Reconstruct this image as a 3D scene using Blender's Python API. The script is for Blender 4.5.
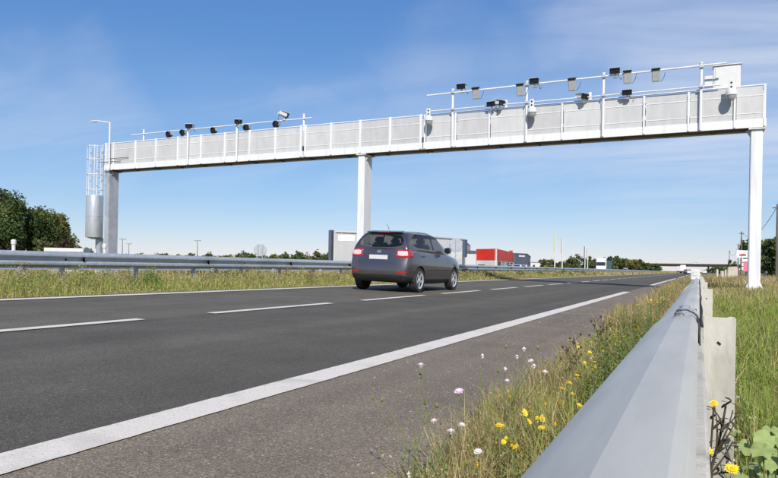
import bpy, bmesh, math, random
import numpy as np
from mathutils import Vector, Matrix
from mathutils.bvhtree import BVHTree

# ------------------------------------------------------------------ camera, sky, sun, exposure
for o in list(bpy.data.objects):
    bpy.data.objects.remove(o)
SC = bpy.context.scene
COL = SC.collection
CAM_F, CAM_YAW, CAM_ROLL, CAM_CX, CAM_CY, CAM_H = 652.63, .4438, .0177, 389.0, 266.55, .815
cd = bpy.data.cameras.new('camera')
cam = bpy.data.objects.new('camera', cd)
COL.objects.link(cam)
SC.camera = cam
cd.sensor_width = 36
cd.lens = CAM_F / 778 * 36
cd.shift_y = (CAM_CY - 239) / 778
cd.clip_start = .02
cd.clip_end = 20000
cam.matrix_world = Matrix.Translation((0, 0, CAM_H)) @ Matrix.Rotation(CAM_YAW, 4, 'Z') @ \
    Matrix.Rotation(math.pi / 2, 4, 'X') @ Matrix.Rotation(CAM_ROLL, 4, 'Z')

SUN_EL, SUN_AZ = math.radians(38), math.radians(27)      # azimuth: to the right of straight behind the camera
W = bpy.data.worlds.new('World')
SC.world = W
W.use_nodes = True
wn, wl = W.node_tree.nodes, W.node_tree.links
wn.clear()
w_out = wn.new('ShaderNodeOutputWorld')
w_bg = wn.new('ShaderNodeBackground')
w_bg.inputs['Strength'].default_value = .085
sky = wn.new('ShaderNodeTexSky')
sky.sky_type = 'NISHITA'
sky.sun_disc = False
sky.sun_elevation = SUN_EL
sky.sun_rotation = math.pi - SUN_AZ
sky.altitude = 100
sky.air_density = 1.0
sky.dust_density = 0.0
sky.ozone_density = 4.0
# thin cirrus: noise on a high flat layer
tc = wn.new('ShaderNodeTexCoord')
sep = wn.new('ShaderNodeSeparateXYZ')
wl.new(tc.outputs['Generated'], sep.inputs[0])


def wmath(op, a, b=None, clamp=False):
    n = wn.new('ShaderNodeMath')
    n.operation = op
    n.use_clamp = clamp
    for i, v in enumerate((a, b)):
        if v is None:
            continue
        if isinstance(v, (int, float)):
            n.inputs[i].default_value = v
        else:
            wl.new(v, n.inputs[i])
    return n.outputs[0]


zz = wmath('ADD', wmath('MAXIMUM', sep.outputs[2], 0.0), .12)
cmb = wn.new('ShaderNodeCombineXYZ')
wl.new(wmath('DIVIDE', sep.outputs[0], zz), cmb.inputs[0])
wl.new(wmath('DIVIDE', sep.outputs[1], zz), cmb.inputs[1])


def wnoise(scale, rot, stretch, detail, lo, hi, seed):
    m = wn.new('ShaderNodeMapping')
    m.inputs['Rotation'].default_value = (0, 0, rot)
    m.inputs['Scale'].default_value = (scale * stretch, scale, 1)
    m.inputs['Location'].default_value = (seed, seed * 1.7, seed * .3)
    wl.new(cmb.outputs[0], m.inputs[0])
    n = wn.new('ShaderNodeTexNoise')
    n.inputs['Scale'].default_value = 1
    n.inputs['Detail'].default_value = detail
    n.inputs['Roughness'].default_value = .58
    n.inputs['Distortion'].default_value = .6
    wl.new(m.outputs[0], n.inputs['Vector'])
    r = wn.new('ShaderNodeMapRange')
    r.interpolation_type = 'SMOOTHSTEP'
    r.inputs['From Min'].default_value = lo
    r.inputs['From Max'].default_value = hi
    wl.new(n.outputs[0], r.inputs['Value'])
    return r.outputs[0]


# colour response of the sky: deeper blue overhead, paler and cooler towards the horizon
sks = wn.new('ShaderNodeSeparateColor')
wl.new(sky.outputs[0], sks.inputs[0])
skc = wn.new('ShaderNodeCombineColor')
for ch, (k_, g_) in enumerate(((.75, 1.0), (.75, .78), (.90, .55))):
    wl.new(wmath('MULTIPLY', wmath('POWER', wmath('MULTIPLY', sks.outputs[ch], .1083), g_), k_ / .1083), skc.inputs[ch])
c1 = wnoise(.55, .9, .45, 5, .40, .78, 11.3)
c2 = wnoise(1.9, .5, .3, 7, .30, .78, 4.1)


wnz = wn.new('ShaderNodeTexNoise')
wnz.inputs['Scale'].default_value = 3.2
wnz.inputs['Detail'].default_value = 5
wl.new(tc.outputs['Generated'], wnz.inputs['Vector'])
wof = wn.new('ShaderNodeVectorMath')
wof.operation = 'MULTIPLY_ADD'
wl.new(wnz.outputs['Color'], wof.inputs[0])
wof.inputs[1].default_value = (.55, .55, .4)
wof.inputs[2].default_value = (-.275, -.275, -.2)
wadd = wn.new('ShaderNodeVectorMath')
wl.new(tc.outputs['Generated'], wadd.inputs[0])
wl.new(wof.outputs[0], wadd.inputs[1])
warp = wn.new('ShaderNodeVectorMath')
warp.operation = 'NORMALIZE'
wl.new(wadd.outputs[0], warp.inputs[0])


def cloud_bank(az, el, width, amount):
    """soft patch of cirrus round one direction of the sky"""
    d = Vector((math.sin(az) * math.cos(el), math.cos(az) * math.cos(el), math.sin(el)))
    vm = wn.new('ShaderNodeVectorMath')
    vm.operation = 'DOT_PRODUCT'
    wl.new(warp.outputs[0], vm.inputs[0])
    vm.inputs[1].default_value = d
    r = wn.new('ShaderNodeMapRange')
    r.interpolation_type = 'SMOOTHERSTEP'
    r.inputs['From Min'].default_value = math.cos(width)
    r.inputs['From Max'].default_value = 1
    r.inputs['To Max'].default_value = amount
    wl.new(vm.outputs['Value'], r.inputs['Value'])
    return r.outputs[0]


BANKS = None
for az_, el_, wd_, am_ in ((.12, .32, .46, .62), (-.53, .265, .09, .2), (-.93, .17, .20, .28), (.7, .5, .6, .5), (-.2, .95, .4, .4), (1.6, .35, .5, .6), (-1.9, .4, .6, .5), (2.7, .5, .6, .5), (-.35, .12, .3, .25)):
    q_ = cloud_bank(az_, el_, wd_, am_)
    BANKS = q_ if BANKS is None else wmath('MAXIMUM', BANKS, q_)
cl = wmath('MULTIPLY', wmath('MAXIMUM', wmath('MULTIPLY', c1, .3), BANKS), wmath('ADD', wmath('MULTIPLY', c2, .85), .25), True)
hor = wn.new('ShaderNodeMapRange')
hor.inputs['From Min'].default_value = 0
hor.inputs['From Max'].default_value = .16
wl.new(sep.outputs[2], hor.inputs['Value'])
cl = wmath('MULTIPLY', cl, hor.outputs[0], True)
wmix = wn.new('ShaderNodeMix')
wmix.data_type = 'RGBA'
wl.new(cl, wmix.inputs['Factor'])
wl.new(skc.outputs[0], wmix.inputs['A'])
wmix.inputs['B'].default_value = (7.6, 7.9, 8.6, 1)
wl.new(wmix.outputs['Result'], w_bg.inputs['Color'])
wl.new(w_bg.outputs[0], w_out.inputs[0])

sd = bpy.data.lights.new('sun', 'SUN')
sd.energy = 3.9
sd.angle = math.radians(.53)
sd.color = (1, .945, .86)
sun = bpy.data.objects.new('sun', sd)
COL.objects.link(sun)
SUN_DIR = Vector((-math.sin(SUN_AZ) * math.cos(SUN_EL), math.cos(SUN_AZ) * math.cos(SUN_EL), -math.sin(SUN_EL)))
sun.rotation_euler = SUN_DIR.to_track_quat('-Z', 'Y').to_euler()
sun.location = (20, -30, 40)
SC.view_settings.view_transform = 'Standard'
SC.view_settings.look = 'None'
SC.view_settings.exposure = .35
SC.view_settings.gamma = 1
SC.render.engine = 'CYCLES'
SC.cycles.use_denoising = True
SC.cycles.max_bounces = 8
SC.cycles.transparent_max_bounces = 12

RNG = random.Random(7)
NR = np.random.default_rng(7)


# ------------------------------------------------------------------ pixel helpers (directions of the photograph)
def ray(px, py):
    a, b = px - CAM_CX, py - CAM_CY
    c, s = math.cos(CAM_ROLL), math.sin(CAM_ROLL)
    u, v = a * c + b * s, -a * s + b * c
    C, S = math.cos(CAM_YAW), math.sin(CAM_YAW)
    la, up = u / CAM_F, -v / CAM_F
    return Vector((la * C - S, la * S + C, up))


def at_y(px, py, Y):
    d = ray(px, py)
    return d * (Y / d.y) + Vector((0, 0, CAM_H))


def at_x(px, py, X):
    d = ray(px, py)
    return d * (X / d.x) + Vector((0, 0, CAM_H))


def at_d(px, py, dist):
    d = ray(px, py)
    return d * (dist / math.hypot(d.x, d.y)) + Vector((0, 0, CAM_H))


GP = [(-4000, -.3), (-60, 0), (-32, 0.0), (-29.6, .0), (-28.6, .02), (-19.9, .236), (-19.2, .25), (-14.6, .27), (-10.2, .25),
      (-9.5, .235), (-1.0, .025), (-.35, -.01), (.3, -.01), (1.2, .06), (2.2, .13), (6, .18), (40, .2), (4000, -.2)]


def gz(X):
    return float(np.interp(X, [p[0] for p in GP], [p[1] for p in GP]))


# ------------------------------------------------------------------ materials
MATS = {}


def nodes_of(name):
    m = bpy.data.materials.new(name)
    m.use_nodes = True
    nt = m.node_tree
    return m, nt.nodes, nt.links, nt.nodes['Principled BSDF']


def ramp(nd, stops):
    r = nd.new('ShaderNodeValToRGB')
    e = r.color_ramp.elements
    while len(e) < len(stops):
        e.new(.5)
    for k, (p, c) in enumerate(stops):
        e[k].position = p
        e[k].color = (*c, 1) if len(c) == 3 else c
    return r


def pmat(name, c1, c2=None, scale=8, rough=.6, metal=0, bump=0, bscale=60, detail=6, stretch=(1, 1, 1), lo=.35, hi=.65, coat=0,
         c3=None, scale3=1.5, spec=None, rvar=0):
    m, nd, lk, b = nodes_of(name)
    b.inputs['Roughness'].default_value = rough
    b.inputs['Metallic'].default_value = metal
    if spec is not None:
        b.inputs['Specular IOR Level'].default_value = spec
    if coat:
        b.inputs['Coat Weight'].default_value = coat
        b.inputs['Coat Roughness'].default_value = .04
    t = nd.new('ShaderNodeTexCoord')
    mp = nd.new('ShaderNodeMapping')
    mp.inputs['Scale'].default_value = stretch
    lk.new(t.outputs['Object'], mp.inputs[0])
    if c2 is None:
        b.inputs['Base Color'].default_value = (*c1, 1)
    else:
        n = nd.new('ShaderNodeTexNoise')
        n.inputs['Scale'].default_value = scale
        n.inputs['Detail'].default_value = detail
        n.inputs['Roughness'].default_value = .62
        lk.new(mp.outputs[0], n.inputs['Vector'])
        r = ramp(nd, [(lo, c1), (hi, c2)])
        lk.new(n.outputs[0], r.inputs[0])
        out = r.outputs[0]
        if c3 is not None:
            n3 = nd.new('ShaderNodeTexNoise')
            n3.inputs['Scale'].default_value = scale3
            n3.inputs['Detail'].default_value = 5
            lk.new(mp.outputs[0], n3.inputs['Vector'])
            r3 = ramp(nd, [(.52, (0, 0, 0)), (.72, (1, 1, 1))])
            lk.new(n3.outputs[0], r3.inputs[0])
            mx = nd.new('ShaderNodeMix')
            mx.data_type = 'RGBA'
            lk.new(r3.outputs[0], mx.inputs['Factor'])
            lk.new(out, mx.inputs['A'])
            mx.inputs['B'].default_value = (*c3, 1)
            out = mx.outputs['Result']
        lk.new(out, b.inputs['Base Color'])
        if rvar:
            mr = nd.new('ShaderNodeMapRange')
            mr.inputs['To Min'].default_value = max(0, rough - rvar)
            mr.inputs['To Max'].default_value = rough + rvar
            lk.new(n.outputs[0], mr.inputs['Value'])
            lk.new(mr.outputs[0], b.inputs['Roughness'])
    if bump:
        nb = nd.new('ShaderNodeTexNoise')
        nb.inputs['Scale'].default_value = bscale
        nb.inputs['Detail'].default_value = 4
        lk.new(mp.outputs[0], nb.inputs['Vector'])
        bp = nd.new('ShaderNodeBump')
        bp.inputs['Strength'].default_value = bump
        bp.inputs['Distance'].default_value = .01
        lk.new(nb.outputs[0], bp.inputs['Height'])
        lk.new(bp.outputs[0], b.inputs['Normal'])
    MATS[name] = m
    return m


def asphalt(name, base, tint):
    """aggregate speckle, blotches and wheel-path streaks along the road (object coordinates: Y along the road)"""
    m, nd, lk, b = nodes_of(name)
    t = nd.new('ShaderNodeTexCoord')

    def noise(scale, detail, sx=1, sy=1, rough=.6):
        mp = nd.new('ShaderNodeMapping')
        mp.inputs['Scale'].default_value = (sx, sy, 1)
        lk.new(t.outputs['Object'], mp.inputs[0])
        n = nd.new('ShaderNodeTexNoise')
        n.inputs['Scale'].default_value = scale
        n.inputs['Detail'].default_value = detail
        n.inputs['Roughness'].default_value = rough
        lk.new(mp.outputs[0], n.inputs['Vector'])
        return n.outputs[0]
    v = nd.new('ShaderNodeTexVoronoi')
    v.inputs['Scale'].default_value = 150
    lk.new(t.outputs['Object'], v.inputs['Vector'])
    fine = ramp(nd, [(.0, (.55, .55, .55)), (.6, (.97, .97, .97)), (.93, (1.25, 1.23, 1.2)), (1, (2.1, 2.0, 1.9))])
    sepc = nd.new('ShaderNodeSeparateColor')
    lk.new(v.outputs['Color'], sepc.inputs[0])
    lk.new(sepc.outputs[0], fine.inputs[0])
    blot = ramp(nd, [(.3, (.82, .82, .82)), (.7, (1.16, 1.16, 1.16))])
    lk.new(noise(1.3, 8), blot.inputs[0])
    streak = ramp(nd, [(.3, (.84, .84, .85)), (.7, (1.15, 1.15, 1.14))])
    lk.new(noise(1.0, 4, 2.2, .03), streak.inputs[0])
    cur = None
    for r in (fine, blot, streak):
        mx = nd.new('ShaderNodeMix')
        mx.data_type = 'RGBA'
        mx.blend_type = 'MULTIPLY'
        mx.inputs['Factor'].default_value = 1
        if cur is None:
            mx.inputs['A'].default_value = (*base, 1)
        else:
            lk.new(cur, mx.inputs['A'])
        lk.new(r.outputs[0], mx.inputs['B'])
        cur = mx.outputs['Result']
    sx_ = nd.new('ShaderNodeSeparateXYZ')
    lk.new(t.outputs['Object'], sx_.inputs[0])
    lpos = nd.new('ShaderNodeMapRange')     # polished wheel tracks, the busier right lane worn darker, one paving seam
    lpos.inputs['From Min'].default_value = -9.52
    lpos.inputs['From Max'].default_value = -2.33
    lk.new(sx_.outputs[0], lpos.inputs['Value'])
    lane = ramp(nd, [(p_, (g_, g_, g_)) for p_, g_ in ((0, 1.24), (.156, 1.08), (.267, 1.26), (.378, 1.08), (.49, 1.2), (.5215, 1.18), (.5225, .62), (.5245, .62), (.5255, 1.15), (.63, .93), (.754, 1.1), (.879, .88), (1, 1.0))])
    lk.new(lpos.outputs[0], lane.inputs[0])
    ml = nd.new('ShaderNodeMix')
    ml.data_type = 'RGBA'
    ml.blend_type = 'MULTIPLY'
    ml.inputs['Factor'].default_value = 1
    lk.new(cur, ml.inputs['A'])
    lk.new(lane.outputs[0], ml.inputs['B'])
    cur = ml.outputs['Result']
    mt = nd.new('ShaderNodeMix')
    mt.data_type = 'RGBA'
    rt = ramp(nd, [(.56, (0, 0, 0)), (.75, (.6, .6, .6))])
    lk.new(noise(.35, 5, 1, .25), rt.inputs[0])
    lk.new(rt.outputs[0], mt.inputs['Factor'])
    lk.new(cur, mt.inputs['A'])
    mt.inputs['B'].default_value = (*tint, 1)
    lk.new(mt.outputs['Result'], b.inputs['Base Color'])
    b.inputs['Roughness'].default_value = .82
    b.inputs['Specular IOR Level'].default_value = .35
    bp = nd.new('ShaderNodeBump')
    bp.inputs['Strength'].default_value = .55
    bp.inputs['Distance'].default_value = .006
    lk.new(sepc.outputs[0], bp.inputs['Height'])
    lk.new(bp.outputs[0], b.inputs['Normal'])
    MATS[name] = m


def leafmat(name, trans=.35, rough=.6, tint=(1, 1, 1)):
    m, nd, lk, b = nodes_of(name)
    a = nd.new('ShaderNodeAttribute')
    a.attribute_name = 'col'
    mx = nd.new('ShaderNodeMix')
    mx.data_type = 'RGBA'
    mx.blend_type = 'MULTIPLY'
    mx.inputs['Factor'].default_value = 1
    lk.new(a.outputs['Color'], mx.inputs['A'])
    mx.inputs['B'].default_value = (*tint, 1)
    lk.new(mx.outputs['Result'], b.inputs['Base Color'])
    b.inputs['Roughness'].default_value = rough
    b.inputs['Specular IOR Level'].default_value = .25
    tr = nd.new('ShaderNodeBsdfTranslucent')
    lk.new(mx.outputs['Result'], tr.inputs['Color'])
    ms = nd.new('ShaderNodeMixShader')
    ms.inputs[0].default_value = trans
    out = nd['Material Output']
    lk.new(b.outputs[0], ms.inputs[1])
    lk.new(tr.outputs[0], ms.inputs[2])
    lk.new(ms.outputs[0], out.inputs[0])
    MATS[name] = m


def sheet(name, col, transp, rough=.5):
    """perforated or thin glazed sheet: part of it lets the view through"""
    m, nd, lk, b = nodes_of(name)
    b.inputs['Base Color'].default_value = (*col, 1)
    b.inputs['Roughness'].default_value = rough
    tr = nd.new('ShaderNodeBsdfTransparent')
    ms = nd.new('ShaderNodeMixShader')
    ms.inputs[0].default_value = transp
    lk.new(b.outputs[0], ms.inputs[1])
    lk.new(tr.outputs[0], ms.inputs[2])
    lk.new(ms.outputs[0], nd['Material Output'].inputs[0])
    MATS[name] = m


asphalt('asphalt_lane', (.110, .098, .076), (.092, .083, .065))
asphalt('asphalt_shoulder', (.212, .172, .128), (.180, .147, .110))
pmat('road_paint', (.70, .645, .56), (.34, .31, .275), 95, .8, bump=.4, bscale=110, lo=.55, hi=.70, detail=3, c3=(.55, .505, .445), scale3=4)
pmat('soil', (.16, .12, .075), (.26, .20, .12), 3, .95, bump=.6, bscale=30, c3=(.12, .13, .05), scale3=.6)
pmat('field', (.14, .14, .055), (.24, .20, .10), .08, .95, c3=(.10, .13, .04), scale3=.03, bump=.3, bscale=2)
pmat('rubble', (.42, .33, .26), (.55, .46, .38), 2, .95, bump=.6, bscale=12)
pmat('galvanised', (.38, .41, .44), (.50, .53, .56), 9, .42, .35, bump=.06, bscale=50, c3=(.34, .37, .395), scale3=.7, rvar=.1)
pmat('galvanised_near', (.47, .45, .39), (.64, .615, .54), 4, .5, .15, bump=.10, bscale=9, stretch=(3, .5, 3), c3=(.45, .425, .37), scale3=2.2, rvar=.15, lo=.3, hi=.7)
pmat('weathered_post', (.50, .48, .43), (.58, .56, .51), 6, .7, .1, bump=.25, bscale=60, stretch=(1, 1, .35), c3=(.30, .285, .25), scale3=7)
pmat('gantry_white', (.70, .705, .71), (.77, .775, .78), 2.2, .45, 0, bump=.03, bscale=20, stretch=(5, 5, .5), c3=(.62, .62, .605), scale3=1.0)
pmat('gantry_grey', (.42, .43, .45), (.52, .53, .55), 1.5, .45, .3, c3=(.36, .37, .38), scale3=2)
pmat('gantry_under', (.09, .075, .06), (.15, .125, .10), 2, .85)
pmat('steel_bright', (.52, .54, .56), (.66, .68, .70), 6, .35, .55, stretch=(1, 1, .3), c3=(.42, .43, .44), scale3=3)
sheet('perforated', (.56, .56, .565), .10, .7)
_m = MATS['perforated'].node_tree          # the sheets differ a little in dirt
_oi, _tc = _m.nodes.new('ShaderNodeObjectInfo'), _m.nodes.new('ShaderNodeTexCoord')
_nz = _m.nodes.new('ShaderNodeTexNoise')
_nz.inputs['Scale'].default_value = 2.5
_nz.inputs['Detail'].default_value = 6
_mp = _m.nodes.new('ShaderNodeMapping')
_mp.inputs['Scale'].default_value = (1.5, 1, .5)
_m.links.new(_tc.outputs['Object'], _mp.inputs[0])
_m.links.new(_mp.outputs[0], _nz.inputs['Vector'])
_ad = _m.nodes.new('ShaderNodeMath')
_ad.operation = 'MULTIPLY_ADD'
_m.links.new(_oi.outputs['Random'], _ad.inputs[0])
_ad.inputs[1].default_value = .45
_m.links.new(_nz.outputs[0], _ad.inputs[2])
_rp = ramp(_m.nodes, [(.3, (.47, .47, .475)), (1.0, (.62, .62, .62))])
_m.links.new(_ad.outputs[0], _rp.inputs[0])
_m.links.new(_rp.outputs[0], _m.nodes['Principled BSDF'].inputs['Base Color'])
pmat('black_plastic', (.012, .013, .015), (.02, .02, .022), 20, .35)
pmat('lens_glass', (.015, .02, .03), None, rough=.06)
pmat('box_grey', (.40, .41, .41), (.47, .48, .48), 6, .55)
pmat('white_plastic', (.62, .62, .61), (.69, .69, .68), 6, .4)
pmat('dome_grey', (.30, .31, .32), None, rough=.18, coat=.4)
pmat('concrete', (.36, .34, .30), (.46, .44, .40), 4, .9, bump=.3, bscale=30)
pmat('beige_block', (.50, .43, .34), (.60, .53, .44), 2, .9, bump=.4, bscale=8)
pmat('dark_concrete', (.12, .115, .11), (.17, .16, .15), .8, .9)
pmat('bridge_dark', (.030, .026, .023), (.045, .039, .034), .5, .9)
pmat('car_paint', (.18, .15, .152), (.188, .157, .16), 3, .27, .85, coat=.8)
pmat('white_car_paint', (.78, .78, .78), None, rough=.3, coat=.8)
pmat('silver_car_paint', (.32, .36, .42), None, rough=.3, metal=.4, coat=.8)
pmat('dark_car_paint', (.03, .03, .035), None, rough=.3, metal=.2, coat=.8)
pmat('black_trim', (.018, .018, .019), (.025, .025, .026), 9, .6)
pmat('tyre', (.018, .018, .018), (.03, .03, .03), 12, .85)
pmat('alloy', (.72, .72, .73), None, rough=.28, metal=.6)
pmat('lamp_red', (.42, .012, .015), None, rough=.12, coat=1)
pmat('lamp_clear', (.75, .52, .54), None, rough=.15, coat=1)
pmat('plate_white', (.62, .62, .61), None, rough=.4)
pmat('chrome', (.75, .76, .78), None, rough=.12, metal=1)
pmat('seat_cloth', (.03, .03, .032), None, rough=.9)
sheet('car_glass', (.012, .016, .018), .42, .04)
pmat('wall_grey', (.46, .455, .46), (.50, .495, .50), .3, .7)
pmat('wall_lightgrey', (.56, .56, .57), (.60, .60, .61), .3, .7)
pmat('wall_dark', (.07, .09, .13), (.09, .11, .15), .5, .6)
pmat('wall_red', (.62, .028, .016), (.68, .04, .022), .4, .55)
pmat('wall_white', (.62, .61, .60), (.68, .67, .66), .5, .7)
pmat('window_dark', (.03, .035, .045), None, rough=.1)
pmat('sign_white', (.82, .82, .82), None, rough=.45)
pmat('sign_red', (.55, .03, .03), None, rough=.5)
pmat('sign_pink', (.75, .16, .24), (.80, .20, .28), 3, .6)
pmat('sign_back', (.46, .48, .48), (.54, .56, .56), 5, .5, .2)
pmat('banner_green', (.50, .52, .20), None, rough=.7)
pmat('banner_red', (.50, .36, .36), None, rough=.7)
pmat('wood_pole', (.10, .085, .07), (.16, .14, .12), 6, .9, stretch=(1, 1, .1))
pmat('bark', (.07, .055, .04), (.13, .10, .075), 9, .95, bump=.5, bscale=25, stretch=(1, 1, .25))
pmat('truck_green', (.04, .13, .10), None, rough=.5)
pmat('cable_dark', (.015, .015, .016), None, rough=.6)
pmat('stem_green', (.11, .15, .045), (.17, .20, .07), 30, .7)
pmat('stem_dark', (.05, .04, .025), (.085, .065, .04), 30, .8)
pmat('petal_yellow', (.82, .58, .015), (.88, .68, .03), 60, .6)
pmat('petal_orange', (.72, .42, .01), None, rough=.7)
pmat('petal_pink', (.66, .47, .62), (.74, .58, .70), 60, .7)
pmat('petal_pale', (.70, .62, .60), (.76, .68, .66), 60, .8)
pmat('snail_shell', (.68, .63, .54), (.34, .24, .16), 160, .4, stretch=(1, 1, 6))
pmat('snail_body', (.30, .24, .17), None, rough=.6)
leafmat('grass', .32)
leafmat('leaf', .25)
leafmat('broad_leaf', .3, .5)


# ------------------------------------------------------------------ mesh helpers
OFF = {}


class MB:
    def __init__(s):
        s.v, s.f = [], []

    def add(s, vs, fs):
        n = len(s.v)
        s.v += [tuple(p) for p in vs]
        s.f += [tuple(i + n for i in q) for q in fs]
        return s

    def box(s, x0, x1, y0, y1, z0, z1, M=None):
        vs = [Vector((x, y, z)) for z in (z0, z1) for y in (y0, y1) for x in (x0, x1)]
        if M is not None:
            vs = [M @ p for p in vs]
        return s.add(vs, [(0, 2, 3, 1), (4, 5, 7, 6), (0, 1, 5, 4), (2, 6, 7, 3), (0, 4, 6, 2), (1, 3, 7, 5)])

    def cbox(s, c, d, M=None):
        x, y, z = c
        a, b, e = d[0] / 2, d[1] / 2, d[2] / 2
        if M is None:
            return s.box(x - a, x + a, y - b, y + b, z - e, z + e)
        return s.box(-a, a, -b, b, -e, e, Matrix.Translation(c) @ M)

    def tube(s, pts, r, n=6, caps=True):
        pts = [Vector(p) for p in pts]
        rs = r if isinstance(r, (list, tuple)) else [r] * len(pts)
        k0 = len(s.v)
        prev = None
        for i, p in enumerate(pts):
            t = (pts[min(i + 1, len(pts) - 1)] - pts[max(i - 1, 0)])
            t = t.normalized() if t.length > 1e-9 else Vector((0, 0, 1))
            if prev is None:
                a = Vector((1, 0, 0)) if abs(t.x) < .8 else Vector((0, 1, 0))
                u = t.cross(a).normalized()
            else:
                u = (prev - t * prev.dot(t))
                u = u.normalized() if u.length > 1e-6 else t.orthogonal().normalized()
            prev = u
            w = t.cross(u)
            for k in range(n):
                an = 2 * math.pi * k / n
                s.v.append(tuple(p + (u * math.cos(an) + w * math.sin(an)) * rs[i]))
        for i in range(len(pts) - 1):
            for k in range(n):
                a, b = k0 + i * n + k, k0 + i * n + (k + 1) % n
                s.f.append((a, b, b + n, a + n))
        if caps:
            s.f.append(tuple(k0 + k for k in range(n))[::-1])
            s.f.append(tuple(k0 + (len(pts) - 1) * n + k for k in range(n)))
        return s

    def lathe(s, prof, n=16, M=None):
        """prof: (r, h) pairs round the local Z axis"""
        k0 = len(s.v)
        for r, h in prof:
            for k in range(n):
                a = 2 * math.pi * k / n
                p = Vector((r * math.cos(a), r * math.sin(a), h))
                s.v.append(tuple(M @ p if M is not None else p))
        for i in range(len(prof) - 1):
            for k in range(n):
                a, b = k0 + i * n + k, k0 + i * n + (k + 1) % n
                s.f.append((a, b, b + n, a + n))
        s.f.append(tuple(k0 + k for k in range(n))[::-1])
        s.f.append(tuple(k0 + (len(prof) - 1) * n + k for k in range(n)))
        return s

    def prism(s, prof, y0, y1, closed=True):
        """profile of (x, z) points drawn along Y"""
        n = len(prof)
        k0 = len(s.v)
        for y in (y0, y1):
            s.v += [(x, y, z) for x, z in prof]
        for i in range(n if closed else n - 1):
            j = (i + 1) % n
            s.f.append((k0 + i, k0 + j, k0 + n + j, k0 + n + i))
        if closed:
            s.f.append(tuple(k0 + i for i in range(n))[::-1])
            s.f.append(tuple(k0 + n + i for i in range(n)))
        return s

    def build(s, name, mat, parent=None, smooth=False, bevel=0, local=False):
        off = Vector((0, 0, 0)) if (parent is None or local) else OFF.get(parent.name, Vector((0, 0, 0)))
        me = bpy.data.meshes.new(name)
        me.from_pydata([tuple(Vector(p) - off) for p in s.v], [], s.f)
        me.update()
        if s.f:
            bm = bmesh.new()
            bm.from_mesh(me)
            bmesh.ops.recalc_face_normals(bm, faces=bm.faces)
            if bevel:
                es = [e for e in bm.edges if e.is_manifold and e.calc_face_angle(0) > .6]
                bmesh.ops.bevel(bm, geom=es, offset=bevel, segments=2, affect='EDGES', clamp_overlap=True)
            bm.to_mesh(me)
            bm.free()
        me.materials.append(MATS[mat])
        if smooth:
            smooth_mesh(me)
        o = bpy.data.objects.new(name, me)
        COL.objects.link(o)
        if parent is not None:
            o.parent = parent
            OFF[o.name] = off
        return o


def smooth_mesh(me, ang=.5):
    me.polygons.foreach_set('use_smooth', [True] * len(me.polygons))
    bm = bmesh.new()
    bm.from_mesh(me)
    for e in bm.edges:
        if len(e.link_faces) == 2 and e.calc_face_angle(0) > ang:
            e.smooth = False
    bm.to_mesh(me)
    bm.free()


def tag(o, label=None, cat=None, group=None, kind=None):
    for k, v in (('label', label), ('category', cat), ('group', group), ('kind', kind)):
        if v:
            o[k] = v
    return o


def thing(name, loc, label, cat, group=None):
    o = bpy.data.objects.new(name, None)
    o.empty_display_size = .2
    COL.objects.link(o)
    o.location = loc
    OFF[o.name] = Vector(loc)
    return tag(o, label, cat, group)


def copy_tree(o, parent=None):
    c = o.copy()
    COL.objects.link(c)
    c.parent = parent
    for ch in list(o.children):
        copy_tree(ch, c)
    return c


def np_mesh(name, V, F, mat, colr=None, parent=None, smooth=False, kind=None):
    """fast mesh from arrays; F has one fixed corner count; colr per vertex"""
    V = np.asarray(V, np.float32)
    F = np.asarray(F, np.int32)
    me = bpy.data.meshes.new(name)
    me.vertices.add(len(V))
    me.vertices.foreach_set('co', V.ravel())
    k = F.shape[1]
    me.loops.add(F.size)
    me.loops.foreach_set('vertex_index', F.ravel())
    me.polygons.add(len(F))
    me.polygons.foreach_set('loop_start', np.arange(0, F.size, k, dtype=np.int32))
    if smooth:
        me.polygons.foreach_set('use_smooth', np.ones(len(F), bool))
    if colr is not None:
        at = me.color_attributes.new('col', 'FLOAT_COLOR', 'POINT')
        c4 = np.ones((len(V), 4), np.float32)
        c4[:, :3] = colr
        at.data.foreach_set('color', c4.ravel())
    me.update(calc_edges=True)
    me.materials.append(MATS[mat])
    o = bpy.data.objects.new(name, me)
    COL.objects.link(o)
    if parent is not None:
        o.parent = parent
    if kind:
        o['kind'] = kind
    return o


# ------------------------------------------------------------------ ground, carriageways, markings
YN, YF = -40, 3000


def strip(name, xs, y0, y1, dz, mat, kind='structure', ny=1, zf=None):
    vs, fs = [], []
    ys = np.linspace(y0, y1, ny + 1)
    for y in ys:
        vs += [(x, y, (zf or gz)(x) + dz) for x in xs]
    n = len(xs)
    for j in range(ny):
        for i in range(n - 1):
            fs.append((j * n + i, j * n + i + 1, (j + 1) * n + i + 1, (j + 1) * n + i))
    m = MB().add(vs, fs)
    o = m.build(name, mat)
    if kind:
        o['kind'] = kind
    return o


gx = sorted(set([p[0] for p in GP] + [-200, -100, -45, 10, 20, 100, 300]))
strip('ground', gx, -300, 4000, -.03, 'field', ny=4)
strip('grass_verge', [-1.02, -.35, .3, 1.2, 2.2, 6, 14], -6, 120, -.008, 'soil', ny=1)
strip('central_reservation', [-19.25, -14.6, -10.2, -9.42], -20, 700, -.008, 'soil')
strip('road', [-9.52, -2.33], YN, YF, 0, 'asphalt_lane')
strip('hard_shoulder', [-2.33, -.93], YN, YF, .0015, 'asphalt_shoulder')
strip('opposite_road', [-28.9, -28.6, -19.9, -19.3], YN, YF, 0, 'asphalt_lane')


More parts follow.
